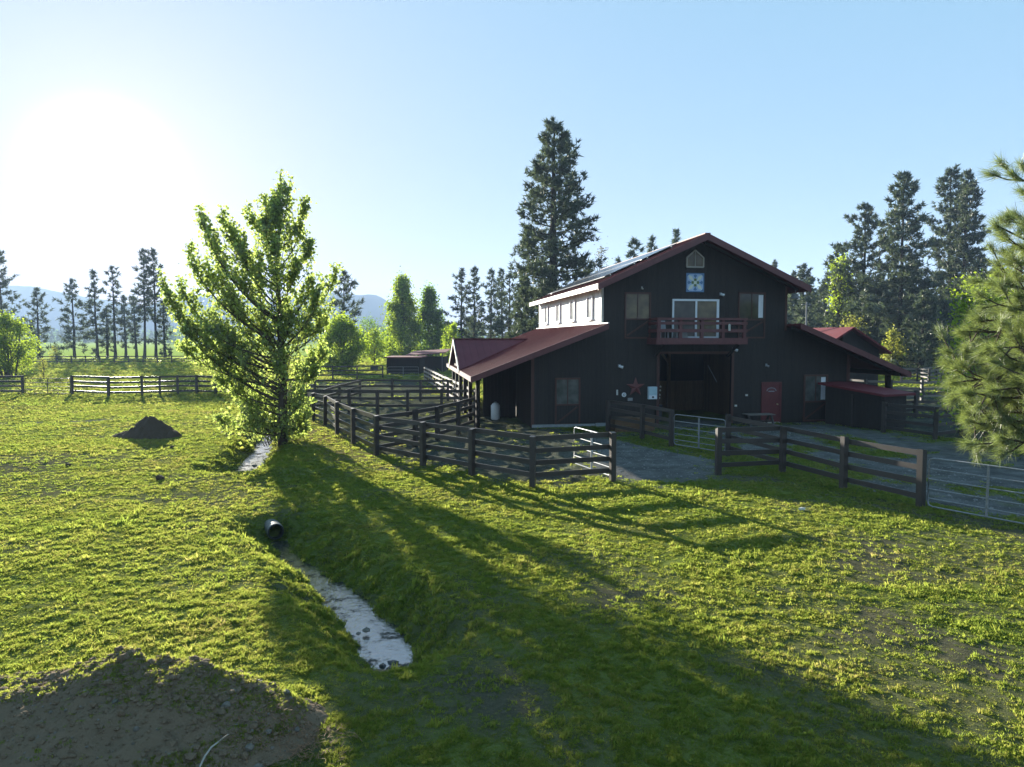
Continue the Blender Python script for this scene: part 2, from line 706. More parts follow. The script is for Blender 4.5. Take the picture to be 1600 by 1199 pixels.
drive = [P(*p) for p in [(962, 757), (1040, 756), (1118, 748), (1122, 738), (1136, 714), (1049, 699), (1000, 690), (945, 682), (905, 683), (895, 728), (925, 742)]]
yard = [P(*p) for p in [(1049, 696), (1000, 686), (960, 676), (1000, 668), (1290, 661), (1380, 674), (1470, 690), (1650, 722), (1760, 800), (1600, 815), (1438, 788), (1317, 760), (1222, 733), (1136, 709)]]
bay = [P(*p) for p in [(1020, 672), (1150, 672), (1140, 655), (1040, 655)]]
paddock = [P(*p) for p in [(950, 748), (832, 757), (737, 740), (661, 726), (588, 711), (552, 693), (527, 679), (508, 663), (492, 653), (470, 632), (400, 619), (420, 607), (480, 598), (663, 596), (720, 625), (775, 640), (830, 668), (948, 676), (903, 683), (896, 728)]]
backyard = [P(*p) for p in [(1330, 640), (1380, 668), (1461, 684), (1650, 700), (1600, 604), (1330, 606)]]
lane = [P(*p) for p in [(470, 668), (502, 664), (550, 698), (582, 722), (560, 736), (512, 708), (478, 688)]]
path_b = [P(*p) for p in [(1150, 748), (1260, 752), (1400, 795), (1540, 822), (1640, 850)]]
grey_strip = [P(*p) for p in [(-20, 663), (60, 661), (120, 659), (170, 656)]]


PATCHES = [(*P(px, py)[:2], rx, ry, k) for px, py, rx, ry, k in [(340, 775, 2.4, 2.2, .75), (290, 748, 2.0, 1.2, .7), (190, 760, 2.4, 1.0, .5), (60, 790, 1.6, 1.3, .45), (360, 680, 1.8, 1.6, .7), (170, 735, 2.2, 1.0, .5),
           (1480, 890, 1.7, 1.3, .7), (1560, 960, 1.1, 1.0, .6), (1250, 960, 1.0, .7, .45), (760, 1120, .9, .6, .7), (900, 1160, .8, .4, .6), (700, 1010, .8, .5, .4), (560, 1110, .5, .3, .5), (860, 870, 1.3, 1.0, .5),
           (30, 640, 4, 2.5, .45), (130, 630, 5, 2.5, .4), (240, 880, 1.0, .8, .4), (80, 950, .9, .6, .35), (1000, 830, 1.2, .7, .35)]]


def blur_in(x, y, poly, wig=.25):
    """Soft-edged polygon mask: average over jittered samples."""
    sc = .02 * np.hypot(x, y)
    t = 0
    for k in range(6):
        dx = (vn(x * 1.9, y * 1.9, 40 + k) - .5) * 3
        dy = (vn(x * 1.9, y * 1.9, 60 + k) - .5) * 3
        t = t + inpoly(x + dx * (wig + sc), y + dy * (wig + sc), poly)
    return t / 6.0


def masks(x, y):
    r = np.hypot(x, y)
    gravel = np.maximum(blur_in(x, y, drive), blur_in(x, y, bay))
    yd = blur_in(x, y, yard)
    gravel = np.maximum(gravel, yd * sstep(.30, .5, fbm(x * .5, y * .5, 5)))
    ds, _ = pdist(x, y, grey_strip)
    gravel = np.maximum(gravel, (1 - sstep(.25, .6, ds)) * .8 * sstep(.35, .5, fbm(x, y, 8)))
    mud = np.maximum(blur_in(x, y, paddock), blur_in(x, y, backyard))
    soil = mud * sstep(.28, .42, fbm(x * .8, y * .8, 3))
    n = fbm(x * .55, y * .55, 11)
    n2 = fbm(x * .22 + 4, y * .22, 15)
    patch = sstep(.54, .68, n) * .55 + sstep(.58, .7, n2) * .6
    soil = np.maximum(soil, np.clip(patch, 0, .9) * (r < 90))
    for cx, cy, rx, ry, k in PATCHES:
        e = np.hypot((x - cx) / rx, (y - cy) / ry) + (fbm(x * 1.1, y * 1.1, 19) - .5) * 1.5
        soil = np.maximum(soil, (1 - sstep(.45, 1.1, e)) * k)
    dp, _ = pdist(x, y, path_b)
    soil = np.maximum(soil, (1 - sstep(.3, .9, dp)) * .85)
    red = blur_in(x, y, lane) * .9
    field = sstep(168, 185, y)
    return dict(gravel=gravel, mud=mud, soil=soil, red=red, field=field)


def ditch(x, y):
    wob = (fbm(x * 1.6, y * 1.6, 21) - .5)
    d1, w1 = pdist(x, y, STREAM, STREAM_W)
    d1 = d1 + wob * .55 + (fbm(x * 5, y * 5, 23) - .5) * .22
    k1 = (1 - np.clip((d1 - w1) / 1.05, 0, 1)) ** 1.35
    d2, w2 = pdist(x, y, UPPER, UPPER_W)
    d2 = d2 + wob * .5
    k2 = (1 - np.clip((d2 - w2) / 1.0, 0, 1)) ** 1.35
    return np.maximum(k1 * .64, k2 * .58)


def height(x, y, mk=None):
    r = np.hypot(x, y)
    mk = mk or masks(x, y)
    h = (fbm(x * .11, y * .11, 31, 3) - .5) * .14 * sstep(3, 14, r) * (1 - mk['gravel']) * (r < 400) * (1 - sstep(20, 30, y) * .8)
    lump = (fbm(x * 3.2, y * 3.2, 33, 3) - .5) * .045
    h = h + lump * (1 - mk['gravel'] * .85) * (r < 150)
    h = h + ((fbm(x * 2.4, y * 2.4, 36, 3) - .5) * .30 + (np.abs(fbm(x * 1.1, y * 3.0, 37, 3) - .5) - .1) * .30) * mk['mud'] * (r < 110) * sstep(.2, .8, mk['mud'])
    # banks along the ditch are hummocky
    k = ditch(x, y)
    h = h - k + (fbm(x * 4.5, y * 4.5, 38, 3) - .5) * .16 * np.clip(k * 4 * (.64 - k) * 4, 0, 1)
    # the low rise between the upper stream and the fence
    b = P(447, 742)
    h = h + .28 * np.exp(-(((x - b[0]) / 1.0) ** 2 + ((y - b[1]) / .8) ** 2))
    return h


def hz(x, y):
    return float(height(np.array([float(x)]), np.array([float(y)]))[0])


def make_ground():
    rr = [4.2]
    while rr[-1] < 150:
        rr.append(rr[-1] * 1.0075 + .004)
    while rr[-1] < 2880:
        rr.append(min(2880, rr[-1] * 1.05))
    rr = np.array(rr)
    th = np.radians(np.linspace(-47, 47, 440))

    def sheet(rr, th):
        T, Q = np.meshgrid(th, rr)
        x, y = (Q * np.sin(T)).ravel(), (Q * np.cos(T)).ravel()
        mk = masks(x, y)
        z = height(x, y, mk)
        return x, y, z, mk, len(th), len(rr)
    x, y, z, mk, nc, nr = sheet(rr, th)
    sheen = np.where(y > 168, .32, np.where(y > 90, .7, .2)) * (1 - mk['gravel']) * (1 - mk['soil'] * .7)
    V = np.stack([x, y, z], 1)
    i = np.arange(nr - 1)[:, None] * nc + np.arange(nc - 1)[None]
    F = np.stack([i, i + 1, i + nc + 1, i + nc], -1).reshape(-1, 4)[:, ::-1]
    fc = {k: v[F].mean(1) for k, v in mk.items()}
    cls = np.zeros(len(F), int)
    yard_f = inpoly(x, y, yard)[F].mean(1)
    cls[(fc['gravel'] > .5) & (y[F].mean(1) > 17)] = 1
    cls[(fc['mud'] > .5)] = 2
    cls[fc['field'] > .5] = 3
    for c, nm in enumerate(['ground', 'driveway', 'paddock_dirt', 'field']):
        f = F[cls == c]
        if not len(f):
            continue
        u, inv = np.unique(f, return_inverse=True)
        g = G()
        g.add(V[u], inv.reshape(-1, 4))
        if c == 0:   # the rest of the circle, out of the picture
            th2 = np.radians(np.linspace(47, 313, 60))
            r2 = np.concatenate([rr[:-80:24], rr[-80::4], rr[-1:]])
            T, Q = np.meshgrid(th2, r2)
            x2, y2 = (Q * np.sin(T)).ravel(), (Q * np.cos(T)).ravel()
            n2, m2 = len(th2), len(r2)
            j = np.arange(m2 - 1)[:, None] * n2 + np.arange(n2 - 1)[None]
            g.add(np.stack([x2, y2, x2 * 0], 1), np.stack([j, j + 1, j + n2 + 1, j + n2], -1).reshape(-1, 4)[:, ::-1])
            t3 = np.concatenate([th, th2[1:-1]])
            cv = [(0, 0, 0)] + [(rr[0] * math.sin(a), rr[0] * math.cos(a), 0) for a in t3]
            kk = len(t3)
            g.add(cv, [(0, 1 + (q + 1) % kk, 1 + q) for q in range(kk)])
        o = g.build(nm, M['ground'], smooth=True)
        tag(o, kind='structure')
        n = len(o.data.vertices)
        for k, arr in list(mk.items()) + [('sheen', sheen)]:
            a = o.data.attributes.new(k, 'FLOAT', 'POINT')
            full = np.zeros(n, np.float32)
            full[:len(u)] = arr[u]
            a.data.foreach_set('value', full)


make_ground()


def ribbon(name, line, wid, z, mat, ext=.55):
    pts = np.array(line)
    t = np.linspace(0, len(pts) - 1, 40)
    c = np.stack([np.interp(t, np.arange(len(pts)), pts[:, k]) for k in range(2)], 1)
    wd = np.interp(t, np.arange(len(pts)), wid) + ext
    tn = np.gradient(c, axis=0)
    tn /= np.linalg.norm(tn, axis=1)[:, None]
    nr = np.stack([-tn[:, 1], tn[:, 0]], 1)
    K = 5
    V = []
    for k in range(K):
        u = (k / (K - 1) * 2 - 1)
        V.append(np.column_stack([c + nr * (wd * u)[:, None], np.full(40, z)]))
    V = np.array(V)            # K,40,3
    F = []
    for k in range(K - 1):
        for i in range(39):
            F.append((k * 40 + i, k * 40 + i + 1, (k + 1) * 40 + i + 1, (k + 1) * 40 + i))
    return tag(G().add(V.reshape(-1, 3), F).build(name, mat), kind='structure')


def longer(l, a=.7):
    l = [np.array(p) for p in l]
    e0, e1 = unit3(l[0] - l[1]), unit3(l[-1] - l[-2])
    return [l[0] + e0 * a * .5] + l[1:-1] + [l[-1] + e1 * a]


def unit3(v):
    return v / np.linalg.norm(v)


ribbon('stream', longer(STREAM), STREAM_W, -.57, M['water'], .35)
ribbon('stream', longer(UPPER), UPPER_W, -.51, M['riffle'], .35)

# mountains
def ridge(name, Y, prof, seed, depth):
    px = np.array([p[0] for p in prof], float)
    py = np.array([p[1] for p in prof], float)
    xs = np.arange(at(px[0], Y), at(px[-1], Y), 12.0)
    pp = xs / Y * FPX + 800
    h = H + (HY - np.interp(pp, px, py)) / FPX * Y
    h = h + (fbm(xs * .02, xs * 0 + seed, seed) - .5) * 7 + (fbm(xs * .12, xs * 0 + seed, seed + 4) - .5) * 3
    K = 14
    V = []
    for k in range(K):
        t = k / (K - 1)
        prof_t = np.sin(min(t, .62) / .62 * math.pi / 2) ** 1.3 if t < .62 else math.cos((t - .62) / .38 * math.pi / 2)
        wob = (fbm(xs * .01 + 9 * t, xs * 0 + t * 6, seed + 9) - .5) * 50 * (t < .6) * t
        yy = Y - depth * .62 + depth * t + wob
        V.append(np.stack([xs, yy, np.maximum(h * prof_t, -1.5)], 1))
    V = np.array(V)
    n = len(xs)
    i = np.arange(K - 1)[:, None] * n + np.arange(n - 1)[None]
    F = np.stack([i, i + 1, i + n + 1, i + n], -1).reshape(-1, 4)
    return tag(G().add(V.reshape(-1, 3), F).build(name, M['hill'], smooth=True), kind='structure')


ridge('mountain', 2350, [(-500, 470), (-200, 455), (0, 451), (30, 446), (60, 450), (110, 460), (160, 468), (210, 476), (250, 484), (300, 495), (360, 515), (420, 538)], 3, 500)
ridge('mountain', 2000, [(130, 536), (190, 505), (240, 478), (275, 467), (310, 461), (360, 466), (420, 474), (470, 466), (505, 458), (530, 459), (548, 460), (560, 463), (580, 460), (594, 463), (608, 472), (640, 490), (672, 506), (720, 520), (800, 526), (900, 530), (1000, 527), (1200, 524), (1400, 520), (1600, 522), (1900, 524), (2400, 530)], 8, 420)

# ------------------------------------------------------------------ barn (local x = along the front, y = depth, z = up)
A0 = P(830, 668)
AZ = math.atan(170 / FPX)
UF = np.array([math.cos(AZ), math.sin(AZ), 0])
UD = np.array([-math.sin(AZ), math.cos(AZ), 0])


BS = (.957, 1.13, .967)          # the barn is laid out in its own units: width, depth, height


def bw(s, d, z=0):
    p = A0 + UF * s * BS[0] + UD * d * BS[1]
    p[2] = z * BS[2]
    return p


barn = thing('barn', A0, 'large dark brown two-storey horse barn with red metal roofs and side lean-tos', 'barn', rz=AZ)
barn.scale = BS
zM = lambda s: 9.65 - .45 * abs(s - 8.7)
zL = lambda s: 5.22 - .376 * (3.67 - s)
zR = lambda s: 5.26 - .40 * (s - 13.77)
DB = 14.3


def front_top(s):
    if s < 3.67:
        return zL(s) - .14
    if s <= 13.77:
        return zM(s) - .14
    return zR(s) - .14


def boards(g, u0, u1, top, place, holes=(), z0=-.15, wid=.2, th=.035, gap=.006, seed=1):
    """Vertical boards; place(u, z, out) gives the local point, out = distance in front of the wall plane."""
    rn = random.Random(seed)
    br = sorted(set([u0, u1] + [h[0] for h in holes] + [h[1] for h in holes] + [b for b in (3.67, 8.7, 13.77) if u0 < b < u1 and top is front_top]))
    for a, b in zip(br[:-1], br[1:]):
        n = max(1, round((b - a) / wid))
        for k in range(n):
            c0, c1 = a + (b - a) * k / n + gap / 2, a + (b - a) * (k + 1) / n - gap / 2
            e = rn.uniform(-.003, .003)
            cm = (c0 + c1) / 2
            segs = [(z0, None)]
            for h in holes:
                if h[0] < cm < h[1]:
                    segs = [(z0, h[2]), (h[3], None)]
            for lo, hi in segs:
                t0, t1 = (top(c0 + 1e-4), top(c1 - 1e-4)) if hi is None else (hi, hi)
                if min(t0, t1) - lo < .02:
                    continue
                V = [place(c0, lo, -.06), place(c1, lo, -.06), place(c1, lo, th + e), place(c0, lo, th + e),
                     place(c0, t0, -.06), place(c1, t1, -.06), place(c1, t1, th + e), place(c0, t0, th + e)]
                g.hexa(V)
    return g


g = boards(G(), 0, 17.56, front_top, lambda u, z, o: (u, -o, z), [(6.75, 10.73, -.15, 3.67)], seed=2)
g.build('front_wall', M['siding'], barn)
g = boards(G(), 0, DB, lambda d: zL(0) - .14, lambda u, z, o: (-o, u, z), seed=3)
g.build('stable_wall', M['siding_brown'], barn)
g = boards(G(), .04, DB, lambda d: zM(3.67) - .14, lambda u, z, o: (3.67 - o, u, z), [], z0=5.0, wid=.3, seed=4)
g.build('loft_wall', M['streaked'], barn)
g = boards(G(), .04, DB, lambda d: zR(17.56) - .14, lambda u, z, o: (17.56 + o, u, z), seed=5)
g.build('stable_wall', M['siding_brown'], barn)
g = boards(G(), .04, DB, lambda d: zM(13.77) - .14, lambda u, z, o: (13.77 + o, u, z), [], z0=4.9, wid=.3, seed=6)
g.build('loft_wall', M['siding'], barn)
g = boards(G(), 0, 17.56, front_top, lambda u, z, o: (u, DB + o, z), seed=7)
g.build('rear_wall', M['siding'], barn)
# board partition across the open left lean-to
boards(G(), -1.95, -.07, lambda u: zL(u) - .2, lambda u, z, o: (u, 3.9 - o, z), seed=16).build('stall_partition', M['siding_brown'], barn)
# floor between storeys and the inside of the aisle
G().box((3.75, .1, 3.85), (13.7, DB - .1, 4.05)).build('loft_floor', M['siding_in'], barn)
g = boards(G(), 5.2, 12.4, lambda u: 1.85, lambda u, z, o: (u, 6.0 - o, z), z0=0, seed=8)
g.build('stall_front', M['siding_in'], barn)
for s0 in (5.2, 12.4):
    boards(G(), .3, 6, lambda d: 3.8, lambda u, z, o: (s0 + o, u, z), z0=0, seed=9).build('aisle_wall', M['siding_in'], barn)
for s0, d0 in ((7.6, 5.7), (9.9, 5.7)):
    G().box((s0 - .09, d0 - .09, 0), (s0 + .09, d0 + .09, 3.83)).build('aisle_post', M['siding_in'], barn)
G().bar((9.9, 5.6, 2.9), (9.2, 5.6, 3.8), .1, .12).build('knee_brace', M['siding_in'], barn)
g = G().box((3.9, -.10, -.05), (3.35, -.06, .17)).box((0.02, -.13, -.1), (3.3, -.05, .14))
g.build('foundation', M['concrete'], barn)


def roof_plane(name, u0, u1, zf, d0, d1, mat, th=.09, rib=.42, fasc=True, cut=None):
    """A metal roof plane sloping along x with raised seams running down the slope."""
    z0, z1 = zf(u0), zf(u1)
    g = G()
    q = [(u0, d0, z0), (u1, d0, z1), (u1, d1, z1), (u0, d1, z0)]
    if u0 > u1:
        q = q[::-1]
    g.slab(q, th)
    r = g.build(name, mat, barn)
    g = G()
    n = int((d1 - d0) / rib)
    for k in range(n + 1):
        d = d0 + .02 + (d1 - d0 - .04) * k / n
        g.bar((u0, d, z0 + .012), (u1, d, z1 + .012), .03, .03)
    g.build('seam', mat, r)
    return r


D0, D1 = -1.2, 15.0
r = roof_plane('roof', 3.08, 8.695, zM, D0, D1, M['roof_red'])
r2 = roof_plane('roof', 14.32, 8.705, zM, D0, D1, M['roof_red'])
G().bar((8.7, D0 - .01, 9.67), (8.7, D1 + .01, 9.67), .3, .05).build('ridge_cap', M['roof_red'], barn)
rl = roof_plane('lean_to_roof', -3.18, 3.60, zL, D0, D1, M['roof_red'])
rr_ = roof_plane('lean_to_roof', 20.18, 13.84, zR, D0, D1, M['roof_red'])


def rake(u0, u1, zf, d, hgt=.30, th=.05, mat='red_trim', name='rake_board'):
    z0, z1 = zf(u0), zf(u1)
    V = [(u0, d, z0 - hgt), (u1, d, z1 - hgt), (u1, d - th, z1 - hgt), (u0, d - th, z0 - hgt),
         (u0, d, z0 + .02), (u1, d, z1 + .02), (u1, d - th, z1 + .02), (u0, d - th, z0 + .02)]
    G().hexa(V).build(name, M[mat], barn)


rake(3.06, 8.698, zM, D0 - .003)
rake(8.702, 14.34, zM, D0 - .003)
rake(-3.2, 3.62, zL, D0 - .003, .27)
rake(13.82, 20.2, zR, D0 - .003, .27)
# eave fascias
for s0, zf, sg in ((3.08, zM, -1), (14.32, zM, 1), (-3.18, zL, -1), (20.18, zR, 1)):
    z = zf(s0)
    G().box((s0, D0, z - .24), (s0 + sg * .04, D1, z + .015)).build('eave_board', M['offwhite'] if s0 == 3.08 else M['red_trim'], barn)  # upper left board is off-white: sun on it painted in
# flashing strips where the lean-to roofs meet the tall walls
G().bar((3.615, D0 + .02, zL(3.62) + .03), (3.615, D1 - .02, zL(3.62) + .03), .08, .05).build('flashing', M['white'], barn)
# soffit rafters under the front overhangs
g = G()
for d in (-1.12, -.4):
    for u0, u1, zf in ((3.2, 8.6, zM), (8.8, 14.2, zM), (-3.1, 3.5, zL), (13.9, 20.1, zR)):
        g.bar((u0, d, zf(u0) - .17), (u1, d, zf(u1) - .17), .06, .14)
g.build('barge_rafter', M['siding'], barn)
# open lean-to rafters and posts
for sg, ss, zf in ((0, -2.75, zL), (1, 19.75, zR)):
    G().box((ss - .07, -1.0, zf(ss) - .36), (ss + .07, 14.8, zf(ss) - .12)).build('eave_beam', M['siding_brown'], barn)
    for d in (-.2, 3.2, 6.1, 9.0, 11.7, 14.4):
        G().box((ss - .1, d - .1, -.2), (ss + .1, d + .1, zf(ss) - .365)).build('eave_post', M['siding_brown'], barn)
# corner boards
for s0 in (3.67, 13.77):
    sg = -1 if s0 < 8 else 1
    G().box((s0 - .06, -.065, 4.9 if s0 > 8 else 5.1), (s0 + .06, -.042, zM(s0) - .16)).build('corner_board', M['trim'] if s0 > 8 else M['offwhite'], barn)
G().box((-.02, -.075, -.1), (.14, -.042, zL(0) - .15)).build('corner_board', M['trim'], barn)
G().box((17.40, -.075, -.1), (17.58, -.042, zR(17.5) - .15)).build('corner_board', M['trim'], barn)

# cross gable over the left stable run
GA = thing('cross_gable', (0, 0, 0), None, None)
GA.parent = barn
dC, zG, zE, hw = 8.27, 4.40, 2.66, 3.70
sT = 3.67 - (5.22 - zG) / .376
for sg in (-1, 1):
    de = dC + sg * hw
    se = -3.22
    npan = 11
    pm = G()
    tot = sT - se
    for k in range(npan):
        # panels run from the ridge down to the valley
        a, b = se + tot * k / npan, se + tot * (k + 1) / npan
        def low(s):
            zz = max(zE, zL(s) + .012)
            t = (zG - zz) / (zG - zE)
            return (s, dC + sg * hw * t, zz)
        q = [low(a), low(b), (b, dC, zG), (a, dC, zG)]
        if sg > 0:
            q = q[::-1]
        g = G()
        g.slab([np.array(p) + (0, 0, .045) for p in q], .05)
        p0, p1 = np.array(low(a)) + (.02, 0, .06), np.array((a + .02, dC, zG)) + (0, 0, .06)
        if np.linalg.norm(p1 - p0) > .1:
            g.bar(p0 - (0, 0, .012), p1 - (0, 0, .012), .02, .03)
        g.build('roof_panel', M['roof_sky_tinted'], GA)
    z1 = zE - .02
    V = [(se - .03, dC, zG - .14), (se - .03, de, z1 - .14), (se - .07, de, z1 - .14), (se - .07, dC, zG - .14),
         (se - .03, dC, zG + .07), (se - .03, de, z1 + .07), (se - .07, de, z1 + .07), (se - .07, dC, zG + .07)]
    G().hexa(V).build('rake_board', M['offwhite'], GA)  # off-white colour stands for sunlight catching these edges
G().prism([(se + .25, dC - hw + .5, zE + .25), (se + .25, dC + hw - .5, zE + .25), (se + .25, dC, zG - .15)], (.06, 0, 0)).build('gable_wall', M['siding_brown'], GA)
G().bar((se - .07, dC, zG + .07), (sT, dC, zG + .07), .22, .04).build('ridge_cap', M['roof_sky_tinted'], GA)
G().box((se + .2, dC - 2.5, zE - .02), (se + .32, dC + 2.5, zE + .2)).build('tie_beam', M['siding_brown'], GA)


def window(s0, s1, z0, z1, zsplit, pane, name='window', brace=True, curtain=None, mull=True):
    """Barn window: pane above, a braced half-door panel below, all in a brown frame."""
    f = .085
    g = G()
    o = .055
    g.box((s0, -.045, z0), (s0 + f, -.10, z1)).box((s1 - f, -.045, z0), (s1, -.10, z1))
    g.box((s0 + f, -.045, z1 - f), (s1 - f, -.097, z1))
    if brace:
        g.box((s0 + f, -.045, z0), (s1 - f, -.097, z0 + f)).box((s0 + f, -.045, zsplit - f), (s1 - f, -.102, zsplit))
    W = g.build(name, M['trim'], barn)
    lo = zsplit if brace else z0 + .02
    G().box((s0 + f + .002, -.043, lo + .002), (s1 - f - .002, -.055, z1 - f - .002)).build('pane', pane, W)
    if mull:
        c = (s0 + s1) / 2
        G().box((c - .025, -.056, lo), (c + .025, -.075, z1 - f)).build('mullion', M['trim'], W)
    if curtain:
        G().box((s1 - f - .30, -.0555, lo + .06), (s1 - f - .04, -.058, z1 - f - .05)).build('curtain', M['white'], W)
    if brace:
        boards(G(), s0 + f + .002, s1 - f - .002, lambda u: zsplit - f - .002, lambda u, z, o: (u, -.045 - o * .3, z), z0=z0 + f + .002, wid=.14).build('lower_panel', M['siding'], W)
        G().bar((s0 + f + .06, -.075, z0 + f + .07), (s1 - f - .06, -.075, zsplit - f - .07), .03, .08, up=(0, 0, 1)).build('diagonal_brace', M['trim'], W)
    return W


window(4.85, 6.25, 4.47, 6.82, 5.5, M['glass_reflection'])
window(11.05, 12.58, 4.48, 6.88, 5.5, M['glass'], curtain=True)
window(1.21, 2.54, .08, 2.49, 1.17, M['glass_grey'])
window(14.89, 16.29, .05, 2.55, 1.15, M['glass_grey'], curtain=True)
# gothic attic window
gw = G()
gp = [(8.16, 8.14), (9.08, 8.14), (9.08, 8.62), (8.62, 9.0), (8.16, 8.62)]
for i in range(5):
    a, b = gp[i], gp[(i + 1) % 5]
    gw.bar((a[0], -.075, a[1]), (b[0], -.075, b[1]), .06, .06)
gw = gw.build('attic_window', M['offwhite'], barn)
G().prism([(p[0], -.062, p[1]) for p in gp], (0, .02, 0)).build('pane', M['glass_reflection'], gw)
G().bar((8.62, -.075, 8.16), (8.62, -.075, 8.97), .03, .03).build('mullion', M['offwhite'], gw)
# loft windows on the sunlit side
for d in (1.76, 5.12, 8.47, 11.8):
    g = G()
    for a, b in (((d - .5, 5.52), (d + .5, 5.6)), ((d - .5, 6.66), (d + .5, 6.74)), ((d - .5, 5.6), (d - .42, 6.66)), ((d + .42, 5.6), (d + .5, 6.66))):
        g.box((3.625, a[0], a[1]), (3.54, b[0], b[1]))
    W = g.build('loft_window', M['white'], barn)
    G().box((3.62, d - .419, 5.601), (3.60, d + .419, 6.659)).build('pane', M['glass_pale'], W)
    G().box((3.63, d - .55, 5.44), (3.48, d + .55, 5.519)).build('sill', M['white'], W)
# sliding glass door
g = G()
s0, s1, z0, z1 = 7.41, 9.97, 4.5, 6.5
for a, b in (((s0, z0), (s0 + .09, z1)), ((s1 - .13, z0), (s1, z1)), ((s0 + .09, z1 - .1), (s1 - .13, z1)), ((s0 + .09, z0), (s1 - .13, z0 + .08)), ((8.66, z0 + .08), (8.76, z1 - .1))):
    g.box((a[0], -.04, a[1]), (b[0], -.11, b[1]))
W = g.build('sliding_door', M['white'], barn)
G().box((s0 + .092, -.042, z0 + .082), (8.658, -.06, z1 - .102)).build('pane', M['glass'], W)
G().box((8.762, -.042, z0 + .082), (s1 - .132, -.075, z1 - .102)).build('pane', M['glass_reflection'], W)
# wide aisle doorway trim
g = G().box((6.62, -.045, 0), (6.75, -.11, 3.80)).box((10.73, -.045, 0), (10.86, -.11, 3.80)).box((6.75, -.045, 3.67), (10.73, -.11, 3.80))
g.build('doorway_frame', M['trim'], barn)
# red door
g = G().box((12.46, -.045, 0), (12.56, -.10, 2.18)).box((13.50, -.045, 0), (13.60, -.10, 2.18)).box((12.56, -.045, 2.08), (13.50, -.10, 2.18))
D = g.build('door', M['red_door'], barn)
lf = G().box((12.565, -.043, .06), (13.495, -.075, 2.075)).build('door_leaf', M['red_door'], D)
G().box((12.56, -.045, -.02), (13.50, -.16, .05)).build('threshold', M['offwhite'], D)
G().tube([(13.36, -.076, 1.0), (13.36, -.15, 1.0)], [.035, .04], 8).build('handle', M['brass'], D)
# arched relief of lettering at the head of the door leaf
g = G()
for k in range(11):
    a = math.pi * (k + .5) / 11
    g.box((13.03 - .26 * math.cos(a) - .018, -.074, 1.70 + .17 * math.sin(a) - .03), (13.03 - .26 * math.cos(a) + .018, -.082, 1.70 + .17 * math.sin(a) + .03))
g.box((12.86, -.074, 1.66), (13.20, -.082, 1.71))
g.build('door_plaque', M['grey'], D)

# balcony
B = thing('balcony', (0, 0, 0), None, None)
B.parent = barn
G().box((6.14, -.05, 4.24), (10.82, -1.22, 4.44)).build('deck', M['siding_brown'], B)
g = G().box((6.06, -1.222, 4.18), (10.9, -1.27, 4.50)).box((6.06, -.05, 4.18), (6.135, -1.22, 4.50)).box((10.825, -.05, 4.18), (10.9, -1.22, 4.50))
g.build('fascia', M['red_trim'], B)
for s in (6.22, 7.35, 8.48, 9.6, 10.76):
    G().box((s - .08, -1.10, 4.44), (s + .08, -1.218, 5.38)).build('post', M['red_trim'], B)
for z0, z1 in ((5.382, 5.50), (5.16, 5.30), (4.78, 4.94)):
    wd = (-1.05, -1.28) if z0 > 5.35 else (-1.221, -1.262)
    G().box((6.1, wd[0], z0), (10.88, wd[1], z1)).build('rail', M['red_trim'], B)
    for s0 in (6.12, 10.80):
        G().box((s0, -.05, z0), (s0 + .06, -1.04, z1)).build('rail', M['red_trim'], B)
for s in (6.5, 10.5):
    G().bar((s, -.06, 3.55), (s, -1.1, 4.2), .1, .12).build('bracket', M['siding'], B)

# solar panels on the left roof slope
sp = thing('solar_panel', bw(0, 0), 'rack of glossy solar panels lying along the left slope of the barn roof', 'solar panel', rz=AZ)
sp.scale = BS
for r_ in range(2):
    for k in range(12):
        u0 = 4.0 + r_ * 2.0
        u1 = u0 + 1.92
        d0 = .6 + k * 1.05
        q = [(u0, d0, zM(u0) + .15), (u1, d0, zM(u1) + .15), (u1, d0 + 1.02, zM(u1) + .15), (u0, d0 + 1.02, zM(u0) + .15)]
        G().slab(q, .035).build('module', M['solar'], sp)
for u in (4.3, 5.6, 6.3, 7.6):
    G().bar((u, .5, zM(u) + .06), (u, 13.3, zM(u) + .06), .05, .11).build('mounting_rail', M['galv'], sp)


def wall_thing(name, s, d, z, label, cat):
    return thing(name, bw(s, d, z), label, cat, rz=AZ)


# things fixed to the front of the barn
t = wall_thing('barn_star', 5.48, -.06, 1.98, 'big red metal star hung on the barn wall left of the wide doorway', 'star')
g = G()
c = np.array((0, -.12, 0))
pts = []
for k in range(10):
    a = math.pi / 2 + k * math.pi / 5
    rr = .50 if k % 2 == 0 else .20
    pts.append(np.array((rr * math.cos(a), 0, rr * math.sin(a))))
V = [c] + pts
g.add(V, [(0, 1 + (k + 1) % 10, 1 + k) for k in range(10)])
g.build('star_body', paint('star_red', (.16, .045, .04), .5, .2, 6), t)
G().tube([pts[i] * .97 for i in list(range(10)) + [0]], .012, 4).build('star_rim', M['red_trim'], t)

t = wall_thing('quilt_board', 8.64, -.05, 7.35, 'painted square barn quilt board with blue star pattern below the attic window', 'barn quilt')
qb = paint('quilt_blue', (.10, .22, .42), .5, .05, 5)
qg = paint('quilt_green', (.14, .20, .05), .5, .05, 5)
qw = paint('quilt_cream', (.78, .80, .66), .5, .05, 5)
ql = paint('quilt_light_blue', (.45, .58, .78), .5, .05, 5)
G().box((-.47, .0, -.47), (.47, -.03, .47)).build('board', qb, t)
G().box((-.41, -.03, -.41), (.41, -.034, .41)).build('field', ql, t)


def flat(poly, y, mat, nm):
    G().prism([(p[0], y, p[1]) for p in poly], (0, -.004, 0)).build(nm, mat, t)


